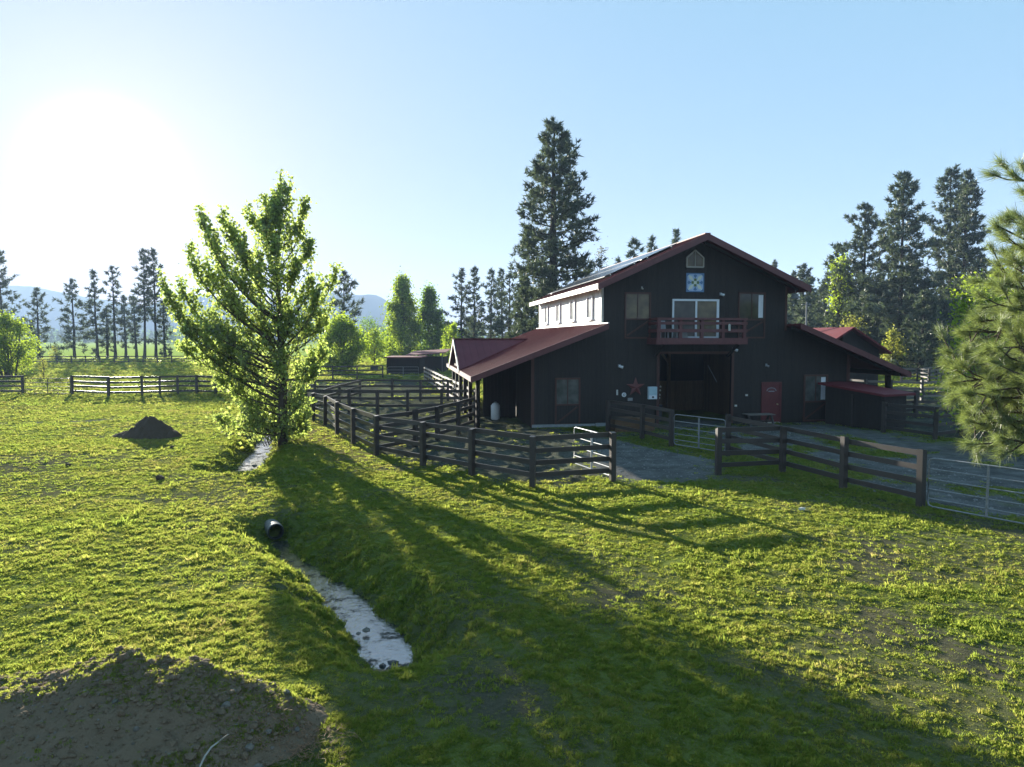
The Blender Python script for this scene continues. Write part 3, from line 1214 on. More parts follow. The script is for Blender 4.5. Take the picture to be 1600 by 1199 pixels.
for k in range(4):
    ca, sa = math.cos(k * math.pi / 2), math.sin(k * math.pi / 2)
    ro = lambda p: (p[0] * ca - p[1] * sa, p[0] * sa + p[1] * ca)
    flat([ro(p) for p in ((.07, .07), (.30, .16), (.37, .37), (.16, .30))], -.034, qw, 'diamond')
    flat([ro(p) for p in ((0, .20), (.10, .36), (0, .40), (-.10, .36))], -.034, qb, 'petal')
    flat([ro(p) for p in ((-.065, .08), (.065, .08), (.065, .20), (-.065, .20))], -.038, qg, 'square')
    flat([ro(p) for p in ((.41, .41), (.30, .41), (.41, .30))], -.034, qb, 'corner')
flat([(-.07, -.07), (.07, -.07), (.07, .07), (-.07, .07)], -.038, qw, 'square')

t = wall_thing('meter_cabinet', 6.37, -.05, 1.36, 'pale blue-white wall cabinet with a round dial beside the wide doorway', 'cabinet')
G().box((-.22, .02, .0), (.22, -.16, .62)).build('cabinet_body', paint('pale_blue', (.5, .6, .66), .5, .08, 6), t)
G().box((-.19, -.16, .22), (.19, -.175, .59)).build('cabinet_door', paint('pale_teal', (.42, .56, .60), .4, .08, 6), t)
G().box((-.19, -.16, .02), (.19, -.17, .19)).build('meter_panel', M['white'], t)
G().tube([(0, -.165, .105), (0, -.20, .105)], [.055, .05], 10).build('dial', M['blackmetal'], t)

for nm, s, z, w_, h_, lab in (('wall_sign', 4.50, 1.72, .07, .26, 'narrow white wall plate, leftmost of the small white fittings left of the red star'),
                              ('wall_clock', 4.86, 1.60, .16, .16, 'small white round-faced dial on the wall below left of the red star'),
                              ('wall_sign', 5.20, 1.36, .24, .14, 'small grey plaque on the barn wall just under the red star')):
    t = wall_thing(nm, s, -.05, z, lab, 'sign' if 'sign' in nm else 'clock')
    if nm == 'wall_clock':
        G().tube([(0, 0, 0), (0, -.05, 0)], [.11, .11], 14).build('case', M['white'], t)
        G().tube([(0, -.05, 0), (0, -.056, 0)], [.06, .06], 12).build('face', M['blackmetal'], t)
        G().tube([(0, -.056, 0), (0, -.062, 0)], [.035, .035], 10).build('centre', M['white'], t)
    else:
        G().box((-w_ / 2, .01, -h_ / 2), (w_ / 2, -.03, h_ / 2)).build('plate', M['white'] if w_ < .1 else M['grey'], t)
        G().box((-w_ / 2 + .012, -.03, -h_ / 2 + .012), (w_ / 2 - .012, -.034, h_ / 2 - .012)).build('inset', M['offwhite'] if w_ < .1 else M['concrete'], t)


def wall_light(s, z, label, big=1.0, mat='white', d=-.05):
    t = wall_thing('wall_light', s, d, z, label, 'light')
    t['group'] = 'small lights on the barn front'
    G().box((-.06 * big, .01, -.07), (.06 * big, -.05, .07)).build('back_plate', M['grey'], t)
    G().tube([(0, -.05, .02), (0, -.16 * big, -.03)], [.03, .035], 8).build('arm', M[mat], t)
    G().tube([(-.05 * big, -.16 * big, -.02), (.13 * big, -.19 * big, -.07)], [.055 * big, .075 * big], 10).build('lamp_head', M[mat], t)
    return t


wall_light(4.60, 3.08, 'white angled wall light high above the red star')
wall_light(10.84, 3.92, 'white wall light just under the right end of the balcony')
wall_light(12.70, 3.08, 'small dim wall light above the red door', .7, 'grey')
wall_light(10.06, 6.78, 'white security light above the sliding glass door', .9)
wall_light(5.75, 7.05, 'tiny light over the upper left window of the barn', .45, 'offwhite')
t = thing('yard_lamp', bw(13.98, -.5, 6.72), 'grey dish-shaped yard lamp hanging under the right eave of the barn', 'lamp', rz=AZ)
G().tube([(0, 0, .25), (0, 0, .06)], [.02, .02], 6).build('stem', M['grey'], t)
G().tube([(0, 0, .08), (0, 0, .02), (0, 0, -.14), (0, 0, -.2)], [.05, .14, .2, .1], 12).build('shade', M['grey'], t)
for s, z, lab in ((11.62, 1.5, 'small white switch box left of the red door'), (11.02, .95, 'small pale outlet box beside the doorway, near the wooden bench')):
    t = wall_thing('outlet_box', s, -.05, z, lab, 'outlet')
    G().box((-.06, .01, -.05), (.06, -.05, .05)).build('box_body', M['offwhite'], t)
    G().box((-.03, -.05, -.02), (.03, -.058, .02)).build('cover', M['white'], t)

# balcony furniture
t = wall_thing('patio_chair', 6.62, -.75, 4.44, 'grey patio chair at the left end of the balcony', 'chair')
G().box((-.22, -.22, .38), (.22, .22, .43)).build('seat', M['grey'], t)
G().hexa([(-.22, .16, .43), (.22, .16, .43), (.22, .20, .43), (-.22, .20, .43), (-.2, .26, .9), (.2, .26, .9), (.2, .29, .9), (-.2, .29, .9)]).build('backrest', M['grey'], t)
for a in (-.19, .19):
    for b in (-.19, .19):
        G().box((a - .02, b - .02, 0), (a + .02, b + .02, .378)).build('leg', M['grey'], t)
t = wall_thing('patio_table', 7.55, -.72, 4.44, 'low grey covered table on the balcony in front of the sliding door', 'table')
G().box((-.34, -.26, .42), (.34, .26, .47)).build('table_top', M['grey'], t)
G().hexa([(-.3, -.24, .02), (.3, -.24, .02), (.3, .24, .02), (-.3, .24, .02), (-.26, -.2, .418), (.26, -.2, .418), (.26, .2, .418), (-.26, .2, .418)]).build('skirt', M['concrete'], t)
t = wall_thing('rail_lantern', 9.88, -1.30, 4.86, 'small white cylinder lantern fixed to the balcony railing', 'lantern')
G().tube([(0, 0, 0), (0, 0, .03), (0, 0, .28), (0, 0, .33)], [.05, .055, .055, .03], 10).build('lantern_body', M['offwhite'], t)
G().box((-.02, .0, .1), (.02, .035, .22)).build('clip', M['grey'], t)

# in front of the barn
t = wall_thing('wooden_bench', 11.75, -1.0, 0, 'low grey-brown wooden bench table left of the red door', 'bench')
for k in range(5):
    G().box((-.72, -.35 + k * .14, .56), (.72, -.225 + k * .14, .60)).build('plank', M['fence_pale'], t)
for a in (-.6, .6):
    g = G().bar((a, -.42, 0), (a, -.1, .555), .08, .1).bar((a, .42, 0), (a, .1, .555), .08, .1)
    g.build('trestle_leg', M['fence'], t)
G().box((-.66, -.04, .2), (.66, .04, .28)).build('stretcher', M['fence'], t)


def crate(name, s, d, sx, sy, sz, label):
    t = wall_thing(name, s, d, -.02, label, 'crate')
    n = 4
    for k in range(n):
        z0, z1 = sz * k / n + .006, sz * (k + 1) / n - .006
        G().box((0, 0, z0), (sx, .03, z1)).build('slat', M['crate'], t)
        G().box((0, .031, z0), (.03, sy, z1)).build('slat', M['crate'], t)
        G().box((sx - .03, .031, z0), (sx, sy, z1)).build('slat', M['crate'], t)
    for a in (.0, sx - .08):
        G().box((a, -.025, 0), (a + .08, -.002, sz)).build('batten', M['crate'], t)
    G().box((-.02, -.03, sz), (sx + .02, sy + .02, sz + .035)).build('lid', M['crate'], t)


crate('wooden_crate', 3.66, -2.1, 1.05, .8, .62, 'brown wooden crate against the barn front, left one of the pair')
crate('wooden_crate', 4.80, -2.0, .85, .8, .56, 'shorter brown wooden crate, right one of the pair beside the driveway fence')
# long poles leaning inside the doorway
for k, (a, b, lab) in enumerate((((8.55, 4.2, 0), (9.05, 5.8, 1.55), 'brown pole leaning inside the wide doorway, left of the two'),
                                 ((8.85, 4.2, 0), (9.2, 5.8, 1.5), 'brown pole leaning inside the wide doorway, right of the two'),
                                 ((10.25, 1.5, 3.0), (10.62, 1.2, 2.1), 'pale metal rod hanging inside the doorway at upper right'))):
    o = G().tube([bw(*a), bw(*b)], .03 if k < 2 else .018, 6).build('wooden_pole' if k < 2 else 'metal_rod', M['siding_in'] if k < 2 else M['galv'])
    tag(o, lab, 'pole')
t = wall_thing('storage_bin', 6.95, 1.2, 0, 'dark storage bin just inside the left jamb of the wide doorway', 'bin')
G().hexa([(0, 0, 0), (.5, 0, 0), (.5, .5, 0), (0, .5, 0), (-.03, -.03, .8), (.53, -.03, .8), (.53, .53, .8), (-.03, .53, .8)]).build('bin_body', M['blackmetal'], t)
G().box((-.05, -.05, .80), (.55, .55, .86)).build('lid', M['blackmetal'], t)
for k, z in enumerate((1.35, 1.52, 1.75, 1.95)):
    o = G().tube([bw(7.02 + .02 * k, .5, z - .04), bw(7.02 + .02 * k, .5, z), bw(7.03 + .02 * k, .5, z + .05)], [.04, .05, .02], 8).build('hanging_bridle', M['offwhite'])
    tag(o, ('lowest', 'second lowest', 'second highest', 'topmost')[k] + ' pale bit of tack hanging on the left jamb inside the doorway', 'tack', 'tack hanging inside the doorway')
# white jug and pallet under the left lean-to
t = wall_thing('water_jug', -1.35, 3.2, 0, 'white plastic barrel standing under the left lean-to roof', 'barrel')
G().tube([(0, 0, 0), (0, 0, .04), (0, 0, .75), (0, 0, .86), (0, 0, .9)], [.2, .24, .24, .16, .08], 12).build('barrel_body', M['white'], t, smooth=True)
G().tube([(0, 0, .9), (0, 0, .95)], [.07, .07], 8).build('cap', M['grey'], t)

# feed shelter in front of the right lean-to
L0, R0 = P(1290, 662), P(1377, 673)
ax = (R0 - L0)
ln = np.linalg.norm(ax)
t = thing('feed_shelter', L0, 'dark board feed shelter with a thin red roof in front of the right lean-to', 'shed', rz=math.atan2(ax[1], ax[0]))
boards(G(), 0, ln, lambda u: 1.95 - .10 * u, lambda u, z, o: (u, -o, z), wid=.22, seed=12).build('front_wall', M['siding'], t)
boards(G(), .05, 1.7, lambda u: 1.95 - .10 * ln, lambda u, z, o: (ln + o, u, z), wid=.22, seed=13).build('side_wall', M['siding'], t)
boards(G(), .05, 1.7, lambda u: 1.95, lambda u, z, o: (-o, u, z), wid=.22, seed=14).build('side_wall', M['siding'], t)
boards(G(), 0, ln, lambda u: 1.95 - .10 * u, lambda u, z, o: (u, 1.7 + o, z), wid=.22, seed=15).build('rear_wall', M['siding'], t)
G().slab([(-.3, -.3, 2.10), (ln + .3, -.3, 2.04 - .10 * ln), (ln + .3, 2.0, 2.04 - .10 * ln), (-.3, 2.0, 2.10)], .11).build('roof', M['roof_red'], t)
G().box((ln * .5 - .05, -.075, 0), (ln * .5 + .05, -.042, 1.6)).build('centre_batten', M['fence'], t)

# second barn behind the right lean-to
def small_barn(name, px0, px1, Y, zw, zr, dep, label, rz=AZ):
    x0, x1 = at(px0, Y), at(px1, Y)
    wdt = (x1 - x0)
    t = thing(name, (x0, Y, 0), label, 'barn', rz=rz)
    wdt = wdt / math.cos(rz)
    c = wdt * .12
    top = lambda u: zr - (zr - zw) * (abs(u - c) / (wdt - c))
    boards(G(), 0, wdt * .9, lambda u: top(u) - .12, lambda u, z, o: (u, -o, z), wid=.3, seed=20).build('front_wall', M['siding'], t)
    boards(G(), .05, dep, lambda u: top(wdt * .9) - .12, lambda u, z, o: (wdt * .9 + o, u, z), wid=.3, seed=21).build('side_wall', M['siding'], t)
    boards(G(), .05, dep, lambda u: top(0) - .12, lambda u, z, o: (-o, u, z), wid=.3, seed=22).build('side_wall', M['siding'], t)
    for a, b in ((-wdt * .35, c - .005), (wdt + .2, c + .005)):
        q = [(a, -.8, top(a)), (b, -.8, top(b)), (b, dep + .5, top(b)), (a, dep + .5, top(a))]
        if a > b:
            q = q[::-1]
        G().slab(q, .16).build('roof', M['roof_red'], t)
    return t


small_barn('stable_block', 1316, 1384, 56, 3.4, 5.25, 9, 'smaller dark barn with a red roof peeking out behind the right lean-to')

# run-in sheds far left
t = thing('run_in_shed', (at(604, 86), 86, 0), 'dark run-in shed with flat red roof beyond the paddocks, left of the open-raftered one', 'shed', rz=R(-3))
sx = 3.95
boards(G(), 0, sx, lambda u: 2.0, lambda u, z, o: (u, -o, z), wid=.3, seed=30).build('front_wall', M['siding_brown'], t)
for uu in (0, sx):
    boards(G(), .1, 4, lambda d: 1.98, lambda u, z, o: (uu + (o if uu else -o), u, z), wid=.3, seed=31).build('side_wall', M['siding_brown'], t)
G().slab([(-.25, -.4, 2.14), (sx + .3, -.4, 2.14), (sx + .3, 4.3, 2.20), (-.25, 4.3, 2.20)], .12).build('roof', M['roof_red'], t)
t = thing('run_in_shed', (at(655, 92), 92, 0), 'taller run-in shed with sloping red roof and exposed rafters beyond the paddocks', 'shed', rz=R(-3))
sx = 3.2
boards(G(), 0, sx, lambda u: 2.05, lambda u, z, o: (u, -o, z), wid=.3, seed=32).build('front_wall', M['siding_brown'], t)
for uu in (0, sx):
    boards(G(), .1, 4, lambda d: 2.05, lambda u, z, o: (uu + (o if uu else -o), u, z), wid=.3, seed=33).build('side_wall', M['siding_brown'], t)
G().slab([(-1.6, -1.0, 2.24), (sx + .4, -1.0, 2.60), (sx + .4, 4.6, 3.02), (-1.6, 4.6, 2.66)], .08).build('roof', M['roof_red'], t)
for k in range(7):
    u = -1.3 + k * .75
    G().bar((u, -.95, 2.09 + .069 * (u + 1.6)), (u, 4.5, 2.50 + .069 * (u + 1.6)), .06, .12).build('rafter', M['fence_pale'], t)
for u in (.1, sx - .1):
    G().box((u - .07, -.9, 0), (u + .07, -.76, 2.1 + .06 * (u + 1.6))).build('post', M['fence'], t)

# farmhouse far across the field
t = thing('farmhouse', (at(296, 420), 420, 0), 'tiny pale farmhouse far across the field in front of the distant trees', 'house')
G().box((0, 0, 0), (13, 8, 3.4)).build('wall', M['white'], t)
G().prism([(-.6, -.6, 3.4), (-.6, 8.6, 3.4), (-.6, 4, 6.2)], (14.2, 0, 0)).build('roof', M['grey'], t)

# ------------------------------------------------------------------ fences
UNIT = G().box((-.5, -.5, -.5), (.5, .5, .5)).mesh('board')
UNIT.materials.append(M['fence'])
UNIT_LIT = UNIT.copy()
UNIT_LIT.materials.clear()
UNIT_LIT.materials.append(M['fence_pale'])  # paler boards: sunshine on these fences is put into the colour
POSTM = G().hexa([(-.5, -.5, 0), (.5, -.5, 0), (.5, .5, 0), (-.5, .5, 0), (-.5, -.5, 1), (.5, -.5, 1), (.5, .5, .985), (-.5, .5, .985)]).mesh('post')
POSTM.materials.append(M['fence'])
RZ = (1.40, 1.04, .68, .30)


def fence(label, pts, rails=RZ, hp=1.52, side=1, pw=.16, group='dark board fences', first=True, last=True, rh=.15, unit=None, sag=.02):
    """Posts at the given ground points; a board from post to post at each rail height, one object per post and per board."""
    pts = [np.array(p, float) for p in pts]
    o0 = pts[0].copy()
    t = thing('fence', o0, label, 'fence', group)
    n = len(pts)
    for i, p in enumerate(pts):
        if (i == 0 and not first) or (i == n - 1 and not last):
            continue
        d = pts[min(i + 1, n - 1)] - pts[max(i - 1, 0)]
        q = link('post', POSTM, t, p - o0 + (0, 0, -.25))
        q.scale = (pw, pw, hp + .25 + random.uniform(-.04, .04))
        q.rotation_euler = (random.uniform(-.012, .012), random.uniform(-.012, .012), math.atan2(d[1], d[0]))
    for i in range(n - 1):
        a, b = pts[i] - o0, pts[i + 1] - o0
        d = b - a
        L = np.linalg.norm(d[:2])
        nrm = np.array([-d[1], d[0], 0]) / L
        for z in rails:
            za, zb = z + random.uniform(-sag, sag), z + random.uniform(-sag, sag)
            c = (a + b) / 2 + nrm * side * (pw / 2 + .022) + (0, 0, (za + zb) / 2)
            q = link('rail', unit or UNIT, t, c)
            q.scale = (math.hypot(L, zb - za) + random.uniform(-.02, .06), .04, rh * random.uniform(.93, 1.04))
            q.rotation_euler = (random.uniform(-.05, .05), -math.atan2(zb - za + b[2] - a[2], L), math.atan2(d[1], d[0]))
    return t


def px_pts(l):
    return [P(*p) for p in l]


def gate(label, p, q, hgt, nb=6, ups=(0, .5, 1), lift=.12, rad=.0165, mat='galv', group='tubular metal gates'):
    """Tube gate: rounded outer frame, horizontal bars and uprights."""
    p, q = np.array(p, float), np.array(q, float)
    d = q - p
    L = np.linalg.norm(d[:2])
    t = thing('gate', p, label, 'gate', group, rz=math.atan2(d[1], d[0]))
    z0, z1 = lift, lift + hgt
    c = .12
    fr = [(c, 0, z0), (L - c, 0, z0), (L - .03, 0, z0 + .03), (L, 0, z0 + c), (L, 0, z1 - c), (L - .03, 0, z1 - .03), (L - c, 0, z1), (c, 0, z1), (.03, 0, z1 - .03), (0, 0, z1 - c), (0, 0, z0 + c), (.03, 0, z0 + .03), (c, 0, z0)]
    G().tube(fr, rad * 1.2, 6, cap=False).build('gate_frame', M[mat], t, smooth=True)
    for k in range(1, nb - 1):
        z = z0 + hgt * (k / (nb - 1)) ** 1.12
        G().tube([(0, 0, z), (L / 2, 0, z - .006), (L, 0, z)], rad, 6).build('bar', M[mat], t, smooth=True)
    for u in ups[1:-1]:
        G().box((u * L - .02, -.028, z0), (u * L + .02, .028, z1)).build('upright', M[mat], t)
    return t


fence('dark four-board fence along the near edge of the left paddock, beside the tree shadow', px_pts([(957, 752), (832, 760), (737, 742), (661, 728), (588, 713), (552, 695), (527, 681), (508, 665), (490, 658)]), side=-1)
fence('dark four-board cross fence from the paddock corner up to the left lean-to', px_pts([(588, 713), (649, 700), (684, 690), (716, 679), (744, 668)]), first=False)
fence('dark fence panel, single short bay closing the driveway opposite the tube gate', px_pts([(1122, 742), (1222, 738)]), hp=1.48)
fence('dark fence running from the driveway towards the nearer tube gate at right', px_pts([(1136, 712), (1222, 738), (1317, 766), (1438, 795)]), side=1)
fence('dark fence in front of the barn wall with the crates beside it', px_pts([(950, 675), (1003, 686), (1049, 698)]), hp=1.52)
fence('middle cross fence inside the left paddock, in front of the back one', px_pts([(480, 650), (546, 650), (590, 651), (637, 651), (690, 650), (742, 650)]), rails=(1.4, 1.0, .6))
fence('back cross fence of the left paddock with its end at the lit lean-to fence', px_pts([(492, 627), (563, 626), (613, 626), (657, 627), (700, 627), (730, 627)]), rails=(1.4, 1.0, .6))
fence('short slanting fence joining the two cross fences in the left paddock', px_pts([(563, 626), (530, 638), (500, 650)]), first=False, last=False, rails=(1.4, 1.0, .6))
a, b = P(745, 651), P(664, 596)
nn = 14
fence('sunlit board fence receding beside the left lean-to', [a + (b - a) * (k / nn) for k in range(nn + 1)], side=1, unit=UNIT_LIT)
fence('short dark fence stub left of the run-in shed', px_pts([(478, 594), (520, 593.5), (558, 593), (598, 592.5)]), rails=(1.4, .95, .5))
fence('long pasture fence crossing behind the dirt pile and the leafy tree', px_pts([(113, 617), (170, 620), (222, 619), (250, 618), (278, 617), (308, 617), (337, 618), (366, 618), (398, 620), (430, 622), (462, 625), (492, 627)]), last=False)
fence('pasture fence at the left edge by the pale green shrub', px_pts([(-80, 617), (-22, 617), (36, 617)]))
q = [P(-90 + k * 22.4, 569 - .05 * k) for k in range(27)]
fence('thin dark rail fence along the near edge of the far field', q, rails=(1.25, .8, .4), hp=1.4)
fence('dark fence with white knob right of the feed shelter, under the lean-to eave', px_pts([(1380, 676), (1461, 687), (1503, 681), (1560, 672)]), rails=(1.3, .95, .6, .22), hp=1.42)
q = [(1408, 600), (1433, 599), (1451, 601), (1471, 602), (1500, 603), (1540, 605), (1590, 606), (1640, 607)]
fence('pale sunlit fence under the pines at far right', px_pts(q), unit=UNIT_LIT)
fence('dim fence seen through the open bay of the right lean-to', px_pts([(1318, 622), (1352, 626), (1392, 628), (1440, 629), (1500, 628), (1560, 626)]), rails=(1.35, .9, .45), unit=UNIT_LIT)
fence('lone back fence climbing behind the pale sunlit fence on the right', px_pts([(1440, 599), (1463, 596), (1475, 590), (1520, 588), (1580, 587)]), unit=UNIT_LIT)
fence('side fence of the yard behind the feed shelter', px_pts([(1385, 655), (1430, 652), (1480, 652), (1540, 654)]), rails=(1.3, .85, .4))

gate('silver tube gate at the right edge of the picture beside the end post', P(1449, 798), P(1690, 844), 1.22, nb=6, ups=(0, .42, 1))
gate('tube gate standing across the far side of the driveway before the barn doorway', P(1053, 699), P(1133, 712), 1.2, nb=6)
gate('open tube gate with bright edges at the end of the near paddock fence', P(954, 750), P(897, 729), 1.22, nb=5, mat='galv_lit')
gate('slim dark rail gate filling the gap in the pasture fence by the sapling', P(40, 617), P(110, 617.5), 1.15, nb=5, rad=.024, mat='fence')
gate('tube gate in front of the dark run-in shed', P(606, 592.6), P(654, 592.6), 1.2, nb=5)
o = G().box((at(578, 86), 86.2, .55), (at(590, 86), 86.26, 1.1)).build('gate_sign', M['blackmetal'])
tag(o, 'small dark board hung on the fence stub left of the run-in shed', 'sign')
t = thing('utility_pole', (at(1258, 60), 60, 0), 'thin grey pole rising behind the right lean-to roof', 'pole')
G().tube([(0, 0, 0), (0, 0, 7.4)], [.09, .07], 8).build('shaft', M['galv'], t)
G().tube([(-.4, 0, 7.2), (.4, 0, 7.2)], .03, 6).build('crossarm', M['galv'], t)
t = thing('field_post', (at(297, 160), 160, 0), 'lone thin post standing by the far field fence', 'post')
G().tube([(0, 0, 0), (0, 0, 3.2)], [.14, .12], 6).build('shaft', M['fence'], t)
G().box((-.5, -.1, 2.9), (.5, .1, 3.1)).build('crosspiece', M['fence'], t)

# ------------------------------------------------------------------ vegetation builders
def unit(v):
    return v / (np.linalg.norm(v, axis=-1, keepdims=True) + 1e-9)


def tufts(g, C, D, ln, wd, m, rn, up=.25, jit=.8):
    """Star bursts of needle-bunch triangles at centres C pointing broadly along D."""
    N = len(C)
    d = unit(D[:, None] + rn.normal(0, jit, (N, m, 3)) + np.array((0, 0, up)))
    p = unit(np.cross(d, rn.normal(0, 1, (N, m, 3))))
    L = np.broadcast_to(np.asarray(ln, float).reshape(-1, 1) if np.ndim(ln) else np.full((N, 1), ln), (N, 1))[..., None] * rn.uniform(.6, 1.15, (N, m, 1))
    c = C[:, None] + rn.normal(0, .12, (N, m, 3)) * L
    W = L * wd
    V = np.stack([c - p * W, c + p * W, c + d * L], 2).reshape(-1, 3)
    g.add(V, np.arange(N * m * 3).reshape(-1, 3))


def leaves(g, C, s, rn, droop=.3):
    N = len(C)
    a = unit(rn.normal(0, 1, (N, 3)) + np.array((0, 0, -droop)))
    b = unit(np.cross(a, rn.normal(0, 1, (N, 3))))
    k = (s * rn.uniform(.65, 1.25, N))[:, None]
    V = np.stack([C, C + a * k * .5 + b * k * .42, C + a * k, C + a * k * .5 - b * k * .42], 1).reshape(-1, 3)
    g.add(V, np.arange(N * 4).reshape(-1, 4))


def conifer(x, y, h, spread, label, seed, clear=.12, tr=None, tl=.5, tpm=3.0, m=8, lev=1.6, mat='needles', bark='bark_dark', group='tall pines', lean=0, tops=1, name='pine_tree', ragged=.35, cat='tree'):
    rn = np.random.default_rng(seed)
    t = thing(name, (x, y, 0), label, cat, group)
    tr = tr or h * .016
    gt, gc = G(), G()
    zs = np.linspace(-.3, h * .985, 9)
    path = np.column_stack([np.cumsum(rn.normal(0, h * .003, 9)) + lean * zs, np.cumsum(rn.normal(0, h * .003, 9)), zs])
    rad = tr * (1 - np.clip(zs / h, 0, 1)) ** .8 + .02
    rad[0] *= 1.25
    gt.tube(path, rad, 8)
    nb = int((1 - clear) * h * lev * 2.6)
    C, D = [], []
    phase = rn.uniform(0, 6.28)
    for i in range(nb):
        f = (i + rn.uniform(0, 1)) / nb
        z = h * (clear + (1 - clear) * f * .985)
        az = phase + i * 2.399 + rn.normal(0, .3)
        prof = min(1, .80 + 1.0 * f) * (1 - f) ** .62 + .06
        L = spread * 1.5 * prof * rn.uniform(1 - ragged * 1.3, 1 + ragged * .5) * (.85 + .3 * math.sin(az * 2 + seed))
        el = math.radians(-16 + 46 * f + rn.normal(0, 9))
        b0 = np.array([np.interp(z, zs, path[:, 0]), np.interp(z, zs, path[:, 1]), z])
        hd = np.array([math.cos(az), math.sin(az), 0])
        u = np.linspace(0, 1, 5)[:, None]
        bp = b0 + hd * L * u * math.cos(el) + np.array((0, 0, 1)) * (L * u * math.sin(el) + L * .22 * u ** 2.2)
        if L > .8:
            gt.tube(bp, np.linspace(max(.02, tr * .22 * (1 - f)), .012, 5), 4, cap=False)
        k = max(3, int(L * tpm * .92 + 2))
        uu = np.clip(1 - np.abs(rn.normal(0, .38, k)), .18, 1.02)[:, None]
        sd = np.cross(hd, (0, 0, 1))
        off = rn.normal(0, 1, (k, 1)) * (.10 + .20 * L * (1.05 - uu)) * sd + rn.normal(0, .10, (k, 3)) * (L * .5 + .3)
        cc = b0 + hd * L * uu * math.cos(el) + np.array((0, 0, 1)) * (L * uu * math.sin(el) + L * .22 * uu ** 2.2) + off
        C.append(cc)
        D.append(np.repeat((hd * .7 + np.array((0, 0, .25)))[None], k, 0))
    C, D = np.vstack(C), np.vstack(D)
    tufts(gc, C, D, tl, .13, m, rn)
    top = path[-1] + rn.normal(0, .15, (8, 3)) * (1, 1, 1.5)
    tufts(gc, top, np.repeat([[0, 0, 1.]], 8, 0), tl * .8, .13, m, rn)
    gt.build('trunk', M[bark], t)
    gc.build('crown', M[mat], t)
    return t


def bushy(x, y, h, rad, label, seed, n=5000, ls=.3, mat='leaf_mid', shape='oval', group=None, name='leafy_tree', z0=.0, stems=1, cat='tree', clumps=70, sig=.16, bark='bark', fz=.1):
    """Broadleaf crown: leaf cards gathered in clumps on an uneven envelope."""
    rn = np.random.default_rng(seed)
    t = thing(name, (x, y, 0), label, cat, group)
    gt, gc = G(), G()
    f = rn.uniform(0, 1, clumps) ** .9
    if shape == 'oval':
        pr = np.sin(np.pi * np.clip(f * .9 + .08, 0, 1)) ** .65
    elif shape == 'flame':
        pr = np.clip(f * 3.2 + .35, 0, 1) * (1 - f) ** .55
    else:                                   # fan: wider above
        pr = .35 + .65 * np.sin(np.pi * np.clip(f * .75 + .18, 0, 1))
    az = rn.uniform(0, 6.283, clumps)
    rr = rad * pr * np.sqrt(rn.uniform(.12, 1, clumps))
    cen = np.column_stack([rr * np.cos(az), rr * np.sin(az), z0 + (h - z0) * (fz + (1 - fz) * f)])
    wgt = rn.uniform(.4, 1.6, clumps)
    idx = rn.choice(clumps, n, p=wgt / wgt.sum())
    C = cen[idx] + rn.normal(0, 1, (n, 3)) * np.array((rad * sig, rad * sig, rad * sig * 1.25)) * rn.uniform(.6, 1.3, clumps)[idx][:, None]
    C[:, 2] = np.maximum(C[:, 2], z0 + .05)
    leaves(gc, C, ls, rn)
    for k in range(stems):
        b = np.array((rn.normal(0, .12) * rad * (stems > 1), rn.normal(0, .12) * rad * (stems > 1), -.2))
        tp = np.array((b[0] * 2.5 + rn.normal(0, .05) * rad, b[1] * 2.5, h * rn.uniform(.8, .97)))
        u = np.linspace(0, 1, 6)[:, None]
        gt.tube(b * (1 - u) + tp * u + rn.normal(0, .02, (6, 3)) * rad, np.linspace(h * .014 + .02, .012, 6), 6)
    for i in rn.choice(clumps, min(clumps, 40), replace=False):
        c = cen[i]
        s = np.array((c[0] * .12, c[1] * .12, max(.1, c[2] * .55 - .1)))
        gt.tube([s, (s + c) / 2 + (0, 0, .04 * h), c], [h * .005 + .008, h * .004 + .006, .006], 4, cap=False)
    gt.build('trunk', M[bark], t)
    gc.build('crown', M[mat], t)
    return t


